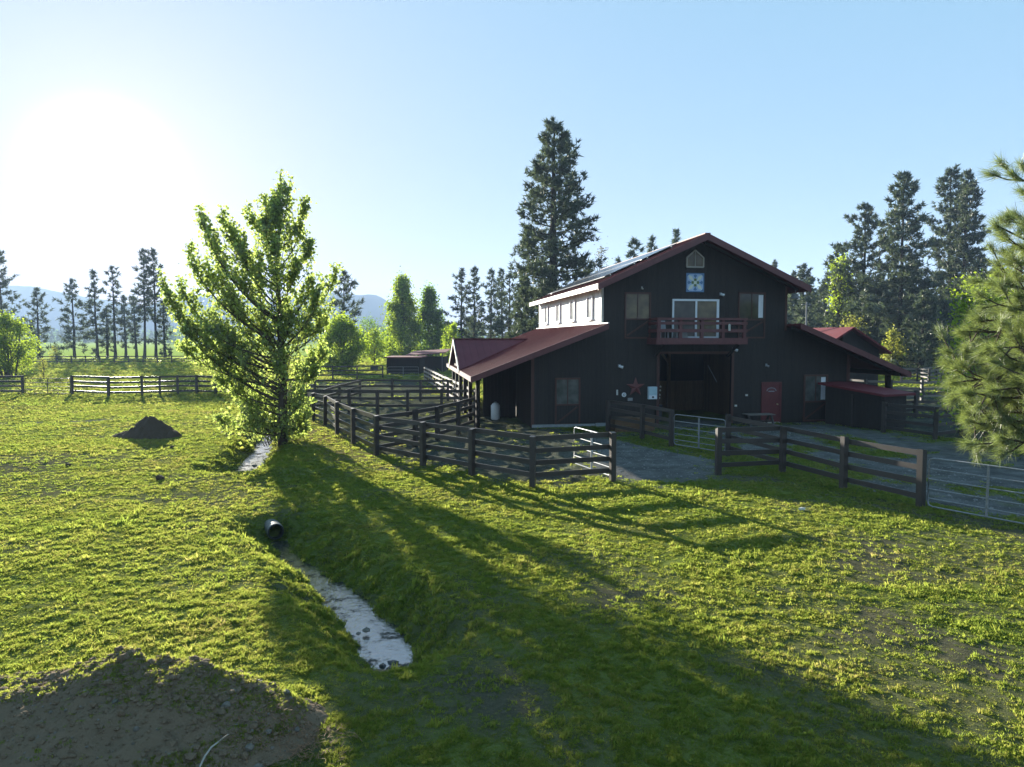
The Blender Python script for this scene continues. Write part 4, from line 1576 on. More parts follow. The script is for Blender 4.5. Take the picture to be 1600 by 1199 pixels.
# the leafy cottonwood by the stream
def cottonwood():
    rn = np.random.default_rng(5)
    B0 = P(442, 690)
    Y = B0[1]
    t = thing('cottonwood_tree', (B0[0], Y, hz(B0[0], Y)), 'big leafy bright green tree with upright spiky branches standing by the stream', 'tree')
    gt, gc = G(), G()
    rel = lambda px, py, dy: np.array((at(px, Y) - B0[0], dy, zof(py, Y)))
    top = rel(446, 262, 0)
    zs = np.linspace(-.3, top[2], 10)
    tr = np.column_stack([np.interp(zs, (0, 3, 7, 12), (0, .05, -.1, top[0])), np.zeros(10), zs])
    gt.tube(tr, np.linspace(.22, .012, 10), 9)
    tips = [(412, 293), (431, 291), (461, 289), (479, 297), (390, 312), (361, 329), (319, 314), (348, 340), (296, 376), (273, 423), (495, 372), (515, 408), (517, 441),
            (300, 430), (285, 452), (505, 470), (500, 500), (330, 395), (375, 350), (440, 320), (420, 340), (470, 340), (310, 400), (318, 470), (312, 505), (330, 545), (300, 530),
            (498, 540), (490, 575), (345, 580), (352, 610), (485, 610), (375, 640), (470, 640), (350, 500), (480, 400), (400, 380), (340, 440), (455, 380), (380, 420), (500, 430),
            (360, 600), (480, 560), (330, 520), (415, 600), (450, 560), (395, 520), (430, 460), (385, 470), (465, 480), (390, 665), (470, 665), (410, 660), (365, 640)]
    C = []

    def twig_cloud(p, n, s):
        C.append(p + rn.normal(0, 1, (n, 3)) * s)
    for i, (px, py) in enumerate(tips):
        reach_dy = rn.uniform(-2.0, 2.0) * (1 if py > 330 else .5)
        e = rel(px, py, reach_dy)
        hr = math.hypot(e[0], e[1])
        z0 = np.clip(e[2] - (.78 if py > 345 else 1.05) * hr - rn.uniform(.5, 1.4), .5, top[2] * .8)
        if py > 480:
            z0 = np.clip(e[2] - .45 * hr - .2, .4, 99)
        s = np.array((np.interp(z0, tr[:, 2], tr[:, 0]), 0, z0))
        u = np.linspace(0, 1, 9)[:, None]
        # leave the trunk outward, then turn up
        cv = s + (e - s) * np.hstack([1 - (1 - u) ** 1.7, 1 - (1 - u) ** 1.7, u ** 1.15])
        Ln = np.linalg.norm(e - s)
        gt.tube(cv, np.linspace(.016 + .009 * Ln, .006, 9), 5, cap=False)
        n = int(34 * Ln + 46)
        q = np.clip(rn.beta(1.9, 1.1, n), .12, 1.02)
        pos = np.column_stack([np.interp(q, u[:, 0], cv[:, k]) for k in range(3)])
        sp = (.10 + .22 * (1 - q) * min(1, Ln / 3))[:, None]
        C.append(pos + rn.normal(0, 1, (n, 3)) * sp)
        q = rn.uniform(.68, 1.03, 46)
        pos = np.column_stack([np.interp(q, u[:, 0], cv[:, k]) for k in range(3)])
        C.append(pos + rn.normal(0, 1, (46, 3)) * (.05 + .12 * (1.05 - q))[:, None])
        # side twigs carry clumps
        for k in range(int(6 + Ln * 3.2)):
            qq = rn.uniform(.2, .88)
            p0 = np.array([np.interp(qq, u[:, 0], cv[:, j]) for j in range(3)])
            d = unit(rn.normal(0, .38, 3) + (0, 0, 1.0) + unit(e - s) * .25)
            l = rn.uniform(.45, 1.35) * (1.05 - qq * .45)
            p1 = p0 + d * l
            gt.tube([p0, (p0 + p1) / 2 + (0, 0, -.04), p1], [.012, .009, .005], 4, cap=False)
            nn = int(22 * l + 8)
            v = rn.uniform(.2, 1.05, (nn, 1))
            C.append(p0 + d * l * v + rn.normal(0, 1, (nn, 3)) * (.10 - .045 * v))
    # upright shoots filling the body of the crown
    for k in range(100):
        z = rn.uniform(.7, 8.6)
        rmax = np.interp(z, [.7, 2, 4, 6, 8.6], [.9, 1.7, 2.1, 2.3, 1.5])
        a, r_ = rn.uniform(0, 6.28), rmax * math.sqrt(rn.random())
        b = np.array((r_ * math.cos(a) - .45 * min(1, z / 4), r_ * math.sin(a), z))
        e = b + unit(np.array((math.cos(a) * .35, math.sin(a) * .35, 1.0)) + rn.normal(0, .25, 3)) * rn.uniform(.5, 1.0)
        zt = max(.3, z - .75 * r_ - .3)
        s0 = np.array((np.interp(zt, tr[:, 2], tr[:, 0]), 0, zt))
        gt.tube([s0, s0 * .45 + b * .55 + (0, 0, -.12), b, e], [.018, .014, .010, .004], 4, cap=False)
        C.append(b + (e - b) * rn.uniform(-.15, 1.05, (26, 1)) + rn.normal(0, .095, (26, 3)))
    # leaves up the leader
    q = rn.uniform(.30, 1.01, 300)
    pos = np.column_stack([np.interp(q * top[2], tr[:, 2], tr[:, k]) for k in range(2)] + [q * top[2]])
    C.append(pos + rn.normal(0, .12, (300, 3)))
    q = rn.uniform(.72, 1.015, 150)
    pos = np.column_stack([np.interp(q * top[2], tr[:, 2], tr[:, k]) for k in range(2)] + [q * top[2]])
    C.append(pos + rn.normal(0, .075, (150, 3)))
    # skirt of shoots round the foot
    for k in range(34):
        a = rn.uniform(0, 6.28)
        r_ = rn.uniform(.2, 1.5)
        b = np.array((r_ * math.cos(a) * .6 - .3, r_ * math.sin(a) * .6, 0))
        e = b + np.array((math.cos(a) * .5 - .1, math.sin(a) * .5, rn.uniform(.5, 2.0)))
        gt.tube([b, (b + e) / 2, e], [.012, .009, .004], 4, cap=False)
        C.append(b + (e - b) * rn.uniform(.2, 1.05, (20, 1)) + rn.normal(0, .1, (20, 3)))
    C = np.vstack(C)
    C = C[C[:, 2] > .1]
    leaves(gc, C, .145, rn, .5)
    gt.build('trunk', M['bark'], t)
    gc.build('crown', M['leaf'], t)


cottonwood()


def pine_px(px, top_py, Y, hw_px, label, seed, **k):
    h = zof(top_py, Y) - .35
    conifer(at(px, Y), Y, h, hw_px / FPX * Y, label, seed, **k)


# the tall pine behind the barn and its neighbours
pine_px(862, 184, 72, 78, 'tallest dark pine with a thick trunk rising behind the left side of the barn', 11, clear=.22, tl=.52, tpm=7.4, m=13, lev=2.1, tr=.62, ragged=.3, group='pines near the barn')
pine_px(820, 432, 78, 40, 'bushy lower pine tucked against the left foot of the tallest pine', 12, clear=.02, tl=.6, tpm=5, m=11, lev=2.2, group='pines near the barn')
pine_px(795, 425, 96, 22, 'slim pine just left of the tallest pine, behind the bushy one', 13, clear=.1, tl=.6, tpm=4, m=9, mat='needles_far', group='slim pines left of the barn')
pine_px(723, 418, 125, 18, 'slim bare-stemmed pine, leftmost of the row of slim pines left of the barn', 14, clear=.2, tl=.7, tpm=3.2, m=8, mat='needles_far', tr=.24, ragged=.6, group='slim pines left of the barn')
pine_px(742, 415, 125, 22, 'slim pine with a wide upper crown, second in the row left of the barn', 15, clear=.18, tl=.7, tpm=3.2, m=8, mat='needles_far', tr=.24, ragged=.6, group='slim pines left of the barn')
pine_px(766, 419, 125, 15, 'narrowest pine in the row of slim pines left of the barn, third along', 16, clear=.15, tl=.7, tpm=3.2, m=8, mat='needles_far', tr=.22, ragged=.6, group='slim pines left of the barn')
pine_px(785, 418, 130, 17, 'slim pine fourth in the row left of the barn, nearest the tallest pine', 17, clear=.12, tl=.7, tpm=3.4, m=8, mat='needles_far', tr=.22, ragged=.5, group='slim pines left of the barn')
pine_px(538, 422, 120, 26, 'lone narrow pine in front of the blue mountain behind the lime bush', 18, clear=.18, tl=.75, tpm=3.4, m=8, mat='needles_far', tr=.26, ragged=.5, group='lone pines')
# tops over the roof
pine_px(990, 370, 110, 20, 'dark pine top showing over the left roof slope, left of two', 21, clear=.2, tl=.7, tpm=4, m=9, group='pine tops over the roof')
pine_px(1018, 368, 114, 14, 'dark pine top showing over the left roof slope, right of two', 22, clear=.2, tl=.7, tpm=4, m=9, group='pine tops over the roof')
pine_px(1055, 355, 112, 13, 'small pine top just left of the barn roof peak', 23, clear=.2, tl=.7, tpm=4, m=9, group='pine tops over the roof')
pine_px(965, 402, 118, 10, 'small dark pine top low over the roof left of the bigger pair', 24, clear=.2, tl=.7, tpm=4, m=9, group='pine tops over the roof')
bushy(at(938, 95), 95, zof(382, 95), 1.7, 'thin pale half-bare tree showing above the barn roof right of the tallest pine', 25, n=900, ls=.22, mat='leaf_pale', shape='flame', clumps=90, sig=.2, bark='bark', fz=.2)

# hazy pines on the left beyond the pasture
hz_pines = [(8, 393, 158, 34, 'hazy pine at the far left edge with a broad crown', .10), (62, 449, 158, 24, 'dark dense hazy pine with a full skirt, second from the left edge', .04),
            (117, 436, 158, 30, 'hazy open-crowned pine with a clear trunk, third from the left edge', .12), (152, 421, 160, 15, 'slim hazy pine starting the grove left of the leafy tree', .2),
            (168, 481, 164, 13, 'short hazy young pine between two slim taller ones in the left grove', .12), (181, 416, 160, 15, 'slim tall hazy pine with bare lower trunk in the left grove', .32),
            (197, 462, 163, 14, 'shorter hazy pine in the middle of the left grove', .18), (214, 462, 165, 14, 'leaning short hazy pine just left of the two tallest in the grove', .25),
            (226, 388, 160, 20, 'tall hazy pine, left one of the two tallest in the grove', .36), (244, 388, 161, 20, 'tall hazy pine, right one of the two tallest in the grove', .34),
            (258, 470, 160, 17, 'short bushy hazy pine at the right end of the left grove', .04)]
for i, (px, py, Y, hw, lab, cl) in enumerate(hz_pines):
    pine_px(px, py, Y, hw, lab, 40 + i, clear=cl, tl=.85, tpm=2.6 if hw > 18 else 2.4, m=8, lev=1.25, mat='needles_far', ragged=.55, tr=.30, lean=.012 if i == 8 else 0, group='hazy pines beyond the pasture')

# right-hand forest
right_pines = [(1404, 264, 92, 40, 'tall pointed pine with a clear dark trunk, tallest left of the pair at right', .16), (1345, 315, 100, 34, 'broad-shouldered pine left of the tall pointed pine on the right', .1),
               (1305, 380, 108, 18, 'narrow pine at the left end of the big right-hand grove', .08), (1478, 258, 104, 34, 'left tree of the tall twin pines on the right', .12),
               (1503, 262, 100, 30, 'right tree of the tall twin pines on the right', .14), (1440, 455, 84, 34, 'low dense dark pine between the pointed pine and the twin pines', .02),
               (1470, 470, 88, 36, 'dense low pine at the foot of the twin pines', .02), (1365, 440, 96, 30, 'mid-height dense pine at the foot of the broad-shouldered pine', .03),
               (1253, 409, 130, 16, 'small distant pine just right of the barn roof tip', .1), (1207, 405, 150, 8, 'tiny pine top just over the right roof slope', .1),
               (1236, 424, 140, 12, 'faint small pine half hidden by the right roof tip', .1), (1280, 445, 125, 18, 'dark pine at the edge of the right grove beside the roof tip', .05),
               (1330, 450, 118, 22, 'shadowed pine deep in the right grove behind the pale green tree', .05), (1530, 395, 112, 24, 'pine at the right side of the twin pines, partly behind the near branches', .1),
               (1575, 420, 112, 28, 'far pine behind the near long-needled branches at the right edge', .1)]
for i, (px, py, Y, hw, lab, cl) in enumerate(right_pines):
    pine_px(px, py, Y, hw * 1.22, lab, 70 + i, clear=cl, tl=.62, tpm=6.4, m=11, lev=1.95, ragged=.42, group='pines of the right-hand grove', tr=.34)

# broadleaf trees and shrubs
bushy(at(629, 128), 128, zof(438, 128), 4.0, 'lime green columnar tree, left and taller of the pair in front of the mountain', 101, n=15000, ls=.36, mat='leaf_lime', shape='flame', clumps=150, sig=.13, fz=.03, group='columnar green trees')
bushy(at(672, 132), 132, zof(455, 132), 3.6, 'green columnar tree, right and shorter of the pair beside the slim pines', 102, n=12000, ls=.36, mat='leaf_mid', shape='flame', clumps=130, sig=.13, fz=.03, group='columnar green trees')
bushy(at(533, 92), 92, 6.4, 3.2, 'rounded lime green bush-like tree right of the leafy streamside tree', 103, n=13000, ls=.26, mat='leaf_lime', shape='oval', clumps=130, sig=.13, fz=.05)
bushy(at(14, 77), 77, 6.6, 2.5, 'pale green many-stemmed willow shrub at the left edge behind the fence', 104, n=11000, ls=.18, mat='leaf_lime', shape='oval', clumps=150, sig=.12, stems=9, fz=.12)
bushy(at(68, 76), 76, 2.1, .55, 'little yellow-green sapling in the gateway of the pasture fence', 105, n=240, ls=.13, mat='leaf_yellow', shape='oval', clumps=14, sig=.2)
bushy(at(88, 138), 138, 2.6, 1.3, 'small yellowish shrub in front of the hazy pines', 106, n=700, ls=.25, mat='leaf_yellow', clumps=30)
bushy(at(708, 100), 100, zof(510, 100), 1.6, 'bright yellow-green shrub at the left end of the cross gable roof', 107, n=2400, ls=.25, mat='leaf_lime', clumps=60, sig=.16)
bushy(at(1395, 84), 84, zof(518, 84), 1.5, 'thin yellow-leaved sapling beside the pointed pine trunk', 108, n=2000, ls=.2, mat='leaf_yellow', shape='flame', clumps=60, sig=.2)
bushy(at(1308, 102), 102, zof(405, 102), 1.9, 'pale lime tree among the pines right of the barn roof', 109, n=2200, ls=.28, mat='leaf_lime', shape='fan', clumps=60, sig=.2, fz=.45)
bushy(at(1330, 95), 95, zof(500, 95), 2.2, 'yellow-green understorey tree behind the small second barn', 110, n=1900, ls=.22, mat='leaf_yellow', clumps=60, sig=.2)
bushy(at(1545, 27), 27, zof(425, 27), 1.75, 'bright lime leafy tree half hidden behind the near pine branches', 111, n=6500, ls=.13, mat='leaf_lime', shape='fan', clumps=110, sig=.13, fz=.15)
for i, (px, Y, h, r_, lab) in enumerate([(585, 118, 5.5, 2.2, 'low yellow-green tree left of the columnar pair'), (606, 150, 6, 2.4, 'small green tree close left of the taller columnar tree'),
                                         (575, 170, 9, 3.2, 'soft green tree in front of the blue mountain beyond the lime bush')]):
    bushy(at(px, Y), Y, h, r_, lab, 120 + i, n=2200, ls=.3, mat='leaf_mid' if i else 'leaf_lime', clumps=60, sig=.2, fz=.2)


# far woods that read as one mass
def woods(name, spec, seed, mat, label=None):
    rn = np.random.default_rng(seed)
    g = G()
    for (x, y, h, r_, con, nt, tl) in spec:
        f = rn.uniform(0, 1, nt)
        az = rn.uniform(0, 6.28, nt)
        pr = (1 - f) ** .8 + .08 if con else np.sin(np.pi * np.clip(f * .85 + .1, 0, 1)) ** .7
        rr = r_ * pr * np.sqrt(rn.uniform(.1, 1, nt))
        C = np.column_stack([x + rr * np.cos(az), y + rr * np.sin(az), h * (.03 + .95 * f)])
        D = np.column_stack([np.cos(az), np.sin(az), np.full(nt, .3)])
        tufts(g, C, D, tl, .2 if con else .4, 5, rn)
        g.tube([(x, y, -.2), (x, y, h * .9)], [h * .012 + .05, .03], 4, cap=False)
    o = g.build(name, M[mat])
    tag(o, kind='stuff')


sp1, sp2 = [], []
for k in range(420):
    px = rng.uniform(-250, 790)
    Y = rng.uniform(720, 1250)
    h = rng.uniform(9, 22) * (1 if px > 250 else .85)
    (sp1 if rng.random() < .6 else sp2).append((at(px, Y), Y, h, h * rng.uniform(.18, .3), rng.random() < .6, 34, h * .16))
woods('distant_forest', sp1, 201, 'needles_far')
woods('distant_woods', sp2, 202, 'leaf_mid')
sp3 = []
for k in range(170):
    px = rng.uniform(1225, 1850)
    Y = rng.uniform(118, 210)
    h = rng.uniform(9, 21) if px > 1290 else rng.uniform(8, 15)
    sp3.append((at(px, Y), Y, h, h * rng.uniform(.16, .24), True, 130, 1.0))
for k in range(46):
    px = rng.uniform(690, 960)
    Y = rng.uniform(150, 260)
    h = rng.uniform(5, 11)
    sp3.append((at(px, Y), Y, h, h * rng.uniform(.2, .3), rng.random() < .6, 90, 1.0))
woods('background_forest', sp3, 203, 'needles_far')
sp4 = []
for k in range(60):
    px = rng.uniform(1290, 1700)
    Y = rng.uniform(86, 118)
    h = rng.uniform(1.5, 5)
    sp4.append((at(px, Y), Y, h, h * rng.uniform(.35, .6), False, 90, .5))
woods('undergrowth', sp4, 204, 'leaf_mid')


# the near long-needled pine whose trunk stands outside the right edge
def near_pine():
    rn = np.random.default_rng(31)
    TX, TY = 10.6, 11.2
    t = thing('pine_tree', (TX, TY, 0), 'near long-needled pine reaching into the right edge of the picture', 'tree')
    gt, gc = G(), G()
    gt.tube([(0, 0, -.2), (.05, 0, 4), (0, .05, 8), (0, 0, 11)], [.30, .24, .15, .05], 10)
    tips = [(1578, 388, 10.6), (1592, 368, 11.3), (1570, 412, 11.5), (1602, 432, 10.3), (1584, 458, 11.0), (1598, 502, 10.8), (1566, 484, 10.2), (1612, 380, 10.2), (1560, 272, 10.2), (1578, 300, 11.6), (1538, 352, 10.4), (1548, 345, 11.2), (1560, 440, 10.4), (1545, 430, 11.8), (1520, 500, 11.4), (1535, 545, 10.2), (1492, 520, 11.8),
            (1482, 600, 10.8), (1475, 568, 11.5), (1500, 640, 10.3), (1508, 672, 10.8), (1560, 712, 10.0), (1530, 690, 10.6), (1590, 700, 10.2), (1545, 610, 9.9), (1575, 570, 10.1),
            (1590, 480, 10.3), (1600, 400, 10.8), (1610, 640, 9.8), (1560, 650, 10.5), (1585, 520, 11.3), (1605, 330, 10.4), (1640, 420, 10.2), (1650, 560, 10.0), (1650, 690, 10.2), (1640, 280, 10.6), (1600, 590, 9.7), (1540, 580, 11), (1500, 600, 11.4), (1570, 620, 11.2)]
    C, D = [], []

    def shoot(p, d, n, l):
        for k in range(n):
            C.append(p - d * l * k / max(1, n))
            D.append(d)
    for (px, py, Y) in tips:
        px += 8
        py -= 26 * (py > 630)
        e = np.array((at(px, Y) - TX, Y - TY, zof(py, Y)))
        s = np.array((0, 0, e[2] + rn.uniform(.0, .9) - (.7 if py < 460 else -.1)))
        u = np.linspace(0, 1, 8)[:, None]
        cv = s + (e - s) * u + np.array((0, 0, -1)) * (np.sin(np.pi * u) * .22) + rn.normal(0, .02, (8, 3))
        gt.tube(cv, np.linspace(.05, .010, 8), 6, cap=False)
        d = unit(cv[-1] - cv[-2] + np.array((0, 0, .12)))
        shoot(e, d, 4, .22)
        dens = 1.0 if py > 362 else .35
        for k in range(int(19 * dens) + 1):
            q = rn.uniform(.30, .97)
            p0 = np.array([np.interp(q, u[:, 0], cv[:, j]) for j in range(3)])
            dd = unit(unit(e - s) * .7 + rn.normal(0, .6, 3) + (0, 0, .25))
            l = rn.uniform(.2, .65)
            p1 = p0 + dd * l
            gt.tube([p0, (p0 + p1) / 2 + (0, 0, -.03), p1], [.014, .011, .007], 5, cap=False)
            shoot(p1, dd, 3, .18)
    C, D = np.array(C), np.array(D)
    tufts(gc, C, D, .205, .0145, 74, rn, up=.0, jit=.55)
    gt.build('trunk', M['bark'], t)
    gc.build('crown', M['needles_near'], t)


near_pine()

# ------------------------------------------------------------------ earth heaps, stones, culvert
def heap(name, x0, x1, y0, y1, step, fn, mat, label, cat='mound'):
    xs, ys = np.arange(x0, x1, step), np.arange(y0, y1, step)
    X, Y = np.meshgrid(xs, ys)
    Z = fn(X, Y)
    nx = len(xs)
    cx, cy = (x0 + x1) / 2, (y0 + y1) / 2
    V = np.stack([X - cx, Y - cy, Z], -1).reshape(-1, 3)
    i = np.arange(len(ys) - 1)[:, None] * nx + np.arange(nx - 1)[None]
    F = np.stack([i, i + 1, i + nx + 1, i + nx], -1).reshape(-1, 4)
    keep = V[F][:, :, 2].max(1) > -.3
    o = G().add(V, F[keep]).build(name, M[mat], None, (cx, cy, 0), smooth=True)
    return tag(o, label, cat)


def mound_z(X, Y):
    hx = np.interp(X + .36 + .5 * np.clip(7.35 - Y, 0, 3), [-9, -8, -6.6, -5.4, -4.6, -3.9, -3.3, -2.9, -2.5, -2.15, -1.75, -1.5], [-.4, .2, .48, .66, .84, .95, .92, .80, .58, .34, .02, -.4])
    yc = 7.55 + .25 * np.sin((X + 4) * .8) * .5 - .05 * (X + 4)
    f = np.where(Y > yc, 1 - sstep(0, 1, (Y - yc) / 1.25), 1 - sstep(0, 1, (yc - Y) / 2.3))
    n = (fbm(X * 1.6, Y * 1.6, 51, 3) - .5) * .30 + (fbm(X * 6, Y * 6, 55, 3) - .5) * .13 + (fbm(X * 19, Y * 19, 57, 3) - .5) * .06
    return (hx * .88 + .12) * f - .12 + n * np.clip(hx + .3, 0, 1) * (.25 + f)


heap('dirt_mound', -9, -1.3, 4.9, 9.3, .035, mound_z, 'mound', 'large bare dark dirt mound with stones in the lower left foreground')
pc = P(229, 684)


def pile_z(X, Y):
    x, y = X - pc[0], Y - pc[1] - .35
    r = np.hypot(x / 1.35, y / 1.15)
    r2 = np.hypot((x - 1.05) / .45, (y + .1) / .5)
    r3 = np.hypot((x + 1.0) / 1.0, y / .7)
    n = (fbm(X * 2.2, Y * 2.2, 61, 3) - .5) * .48 + (fbm(X * 9, Y * 9, 63, 3) - .5) * .18
    h = np.maximum.reduce([1.0 * np.clip(1 - r, 0, .86) ** .95 * (r < 1), .36 * (1 - r2 ** 2) * (r2 < 1), .42 * (1 - r3) * (r3 < 1)])
    return h - .10 + n * np.clip(h * 2.2, 0, 1)


heap('dirt_pile', pc[0] - 2.3, pc[0] + 2.0, pc[1] - 1.2, pc[1] + 1.8, .05, pile_z, 'pile', 'dark brown pile of soil alone on the sunlit pasture at left')


def rock_mesh(seed, n=2):
    rn = np.random.default_rng(seed)
    t = (1 + 5 ** .5) / 2
    V = unit(np.array([(-1, t, 0), (1, t, 0), (-1, -t, 0), (1, -t, 0), (0, -1, t), (0, 1, t), (0, -1, -t), (0, 1, -t), (t, 0, -1), (t, 0, 1), (-t, 0, -1), (-t, 0, 1)], float))
    F = [(0, 11, 5), (0, 5, 1), (0, 1, 7), (0, 7, 10), (0, 10, 11), (1, 5, 9), (5, 11, 4), (11, 10, 2), (10, 7, 6), (7, 1, 8), (3, 9, 4), (3, 4, 2), (3, 2, 6), (3, 6, 8), (3, 8, 9), (4, 9, 5), (2, 4, 11), (6, 2, 10), (8, 6, 7), (9, 8, 1)]
    V = V * rn.uniform(.72, 1.15, (12, 1)) * np.array((1, rn.uniform(.7, 1), rn.uniform(.5, .8)))
    return V, np.array(F)


for i, (px, py, z, r_, lab) in enumerate([(612, 1049, -.5, .11, 'largest dark wet rock at the near end of the stream'), (598, 1042, -.5, .07, 'small dark wet rock left of the largest one in the stream'),
                                          (614, 1036, -.5, .09, 'dark wet rock just upstream of the largest one'), (628, 1042, -.52, .06, 'little wet stone by the right bank near the stream end'),
                                          (572, 985, -.5, .09, 'dark stone at the small riffle halfway down the stream'), (560, 990, -.5, .05, 'small stone beside the riffle, by the left bank'),
                                          (398, 728, -.42, .13, 'dark rock in the bright upper stretch of the stream')]):
    V, F = rock_mesh(300 + i)
    p = P(px, py, z)
    tag(G().add(V * r_, F).build('rock', M['blackmetal'] if i < 4 else M['stone'], None, p), lab, 'rock', 'rocks in the stream')
for i, (px, py, r_, lab) in enumerate([(273, 681, .14, 'dark clod of soil just right of the soil pile'), (269, 700, .12, 'dark clod of soil lying on the grass below the soil pile'),
                                       (106, 728, .12, 'small dark clod on the open pasture at far left'), (250, 750, .15, 'wide dark clod on the grass left of the upper stream'),
                                       (1253, 800, .10, 'pale lone stone on the grass before the right-hand fence'), (1462, 668, .09, 'small white knob by the dark fence near the feed shelter')]):
    V, F = rock_mesh(330 + i)
    p = P(px, py)
    p[2] = hz(p[0], p[1]) + r_ * .3
    tag(G().add(V * r_, F).build('clod' if i < 4 else 'stone', M['pile'] if i < 4 else M['offwhite'], None, p), lab, 'clod' if i < 4 else 'stone')
# rubble on the mound
g = G()
rn = np.random.default_rng(77)
mx_, my_ = rn.uniform(-7, -1.7, 1500), rn.uniform(5.6, 7.9, 1500)
mz_ = mound_z(mx_, my_)
shapes = [rock_mesh(400 + k) for k in range(20)]
for k in range(700):
    x, y, z = mx_[k], my_[k], mz_[k]
    if z < .02:
        continue
    V, F = shapes[k % 20]
    big = rn.random() < .035 or (x > -3.0 and rn.random() < .12)
    a = rn.uniform(0, 6.28)
    Rm = np.array([[math.cos(a), -math.sin(a), 0], [math.sin(a), math.cos(a), 0], [0, 0, 1]])
    g.add(V @ Rm.T * (rn.uniform(.025, .06) if big else rn.uniform(.006, .022)) + (x, y, z), F)
tag(g.build('rubble', M['stone']), kind='stuff')
g = G()
cx_, cy_ = rn.uniform(-7, -1.7, 5200), rn.uniform(5.6, 8.2, 5200)
cz_ = mound_z(cx_, cy_)
for k in range(5200):
    if cz_[k] < .02:
        continue
    V, F = shapes[k % 20]
    g.add(V * min(.07, .012 + rn.exponential(.011)) + (cx_[k], cy_[k], cz_[k]), F)
tag(g.build('soil_crumbs', M['mound']), kind='stuff')
g = G()
for k in range(420):
    x, y = rn.normal(-2.35, .28), rn.normal(7.3, .2)
    z = float(mound_z(np.array([x]), np.array([y]))[0])
    a, l = rn.uniform(0, 6.28), rn.uniform(.04, .13)
    d = np.array((math.cos(a), math.sin(a), rn.normal(0, .25))) * l / 2
    p = np.array((x, y, max(z, .02) + .015))
    s = np.array((-d[1], d[0], 0)) / l * .006
    g.add([p - d - s, p - d + s, p + d + s, p + d - s], [(0, 1, 2, 3)])
tag(g.build('dry_straw', M['straw']), kind='stuff')
tw = []
for (px, py) in [(356, 1148), (343, 1158), (330, 1168), (320, 1182), (312, 1199)]:
    p = P(px, py, .4)
    for _ in range(6):
        zz = float(mound_z(np.array([p[0]]), np.array([p[1]]))[0]) + .035
        p = P(px, py, zz)
    tw.append(p)
tag(G().tube(tw, [.006, .008, .009, .009, .009], 6).build('twig', M['twig']), 'thin pale bent twig lying on the dark dirt mound', 'twig')

# loose stones on the gravel
g = G()
sx_, sy_ = rn.uniform(1.5, 15, 9000), rn.uniform(14.5, 34, 9000)
ok = inpoly(sx_, sy_, drive) | inpoly(sx_, sy_, yard)
sx_, sy_ = sx_[ok][:2200], sy_[ok][:2200]
sz_ = height(sx_, sy_)
shapes = [rock_mesh(700 + k) for k in range(16)]
for k in range(len(sx_)):
    V, F = shapes[k % 16]
    g.add(V * rn.uniform(.012, .035) * (2.2 if rn.random() < .03 else 1) + (sx_[k], sy_[k], sz_[k] + .004), F)
tag(g.build('gravel', M['gravel_stone']), kind='stuff')

# culvert pipe at the head of the stream
pc2 = np.array(STREAM[0])
nx = unit(np.array((P(372, 755)[0] - pc2[0], P(372, 755)[1] - pc2[1], 0)))
pc2 = pc2 + nx * .42
pc2[2] = -.33
t = thing('culvert_pipe', pc2, 'round dark culvert pipe sticking out of the bank at the head of the stream', 'pipe')
an = np.linspace(0, 2 * np.pi, 19)[:-1]
g = G()
sx = np.cross(nx, (0, 0, 1))
ring = lambda r_, o: np.array([nx * o + sx * r_ * math.cos(a) + np.array((0, 0, 1)) * r_ * math.sin(a) for a in an])
st = [(.19, -.32)]
for k in range(10):
    st += [(.19, -.30 + k * .14), (.205, -.25 + k * .14)]
V = [ring(r_, o) for r_, o in st]
inn = [ring(.16, -.32), ring(.16, 1.0)]
VV = np.vstack(V)
n = 18
F = [(i * n + j, i * n + (j + 1) % n, (i + 1) * n + (j + 1) % n, (i + 1) * n + j) for i in range(len(V) - 1) for j in range(n)]
g.add(VV, F)
g.build('pipe_wall', M['pipe'], t, smooth=True)
g = G()
g.add(np.vstack(inn), [(j, (j + 1) % n, n + (j + 1) % n, n + j) for j in range(n)])
g.add(np.vstack([ring(.19, -.321), ring(.16, -.321)]), [(j, (j + 1) % n, n + (j + 1) % n, n + j) for j in range(n)])
g.build('pipe_lining', M['blackmetal'], t)

# ------------------------------------------------------------------ grass (uncountable): tufts scattered on points
def tuft_mesh(seed, n=16):
    rn = np.random.default_rng(seed)
    g = G()
    for k in range(n):
        a = rn.uniform(0, 6.28)
        r_ = math.sqrt(rn.random()) * .9
        b = np.array((r_ * math.cos(a), r_ * math.sin(a), -.15))
        h_ = rn.uniform(.45, 1.1)
        ln_ = rn.normal(0, .45, 2)
        m_ = b + (ln_[0] * .35, ln_[1] * .35, h_ * .65)
        e = b + (ln_[0], ln_[1], h_)
        o = rn.uniform(0, 3.14)
        s = np.array((math.cos(o), math.sin(o), 0)) * rn.uniform(.07, .13)
        g.add([b - s, b + s, m_ + s * .8, m_ - s * .8], [(0, 1, 2, 3)])
        g.add([m_ - s * .8, m_ + s * .8, e], [(0, 1, 2)])
    me = g.mesh('grass_tuft')
    me.materials.append(M['grass'])
    return me


tcol = bpy.data.collections.new('grass_tufts')
for k in range(6):
    tcol.objects.link(bpy.data.objects.new('grass_tuft', tuft_mesh(500 + k)))


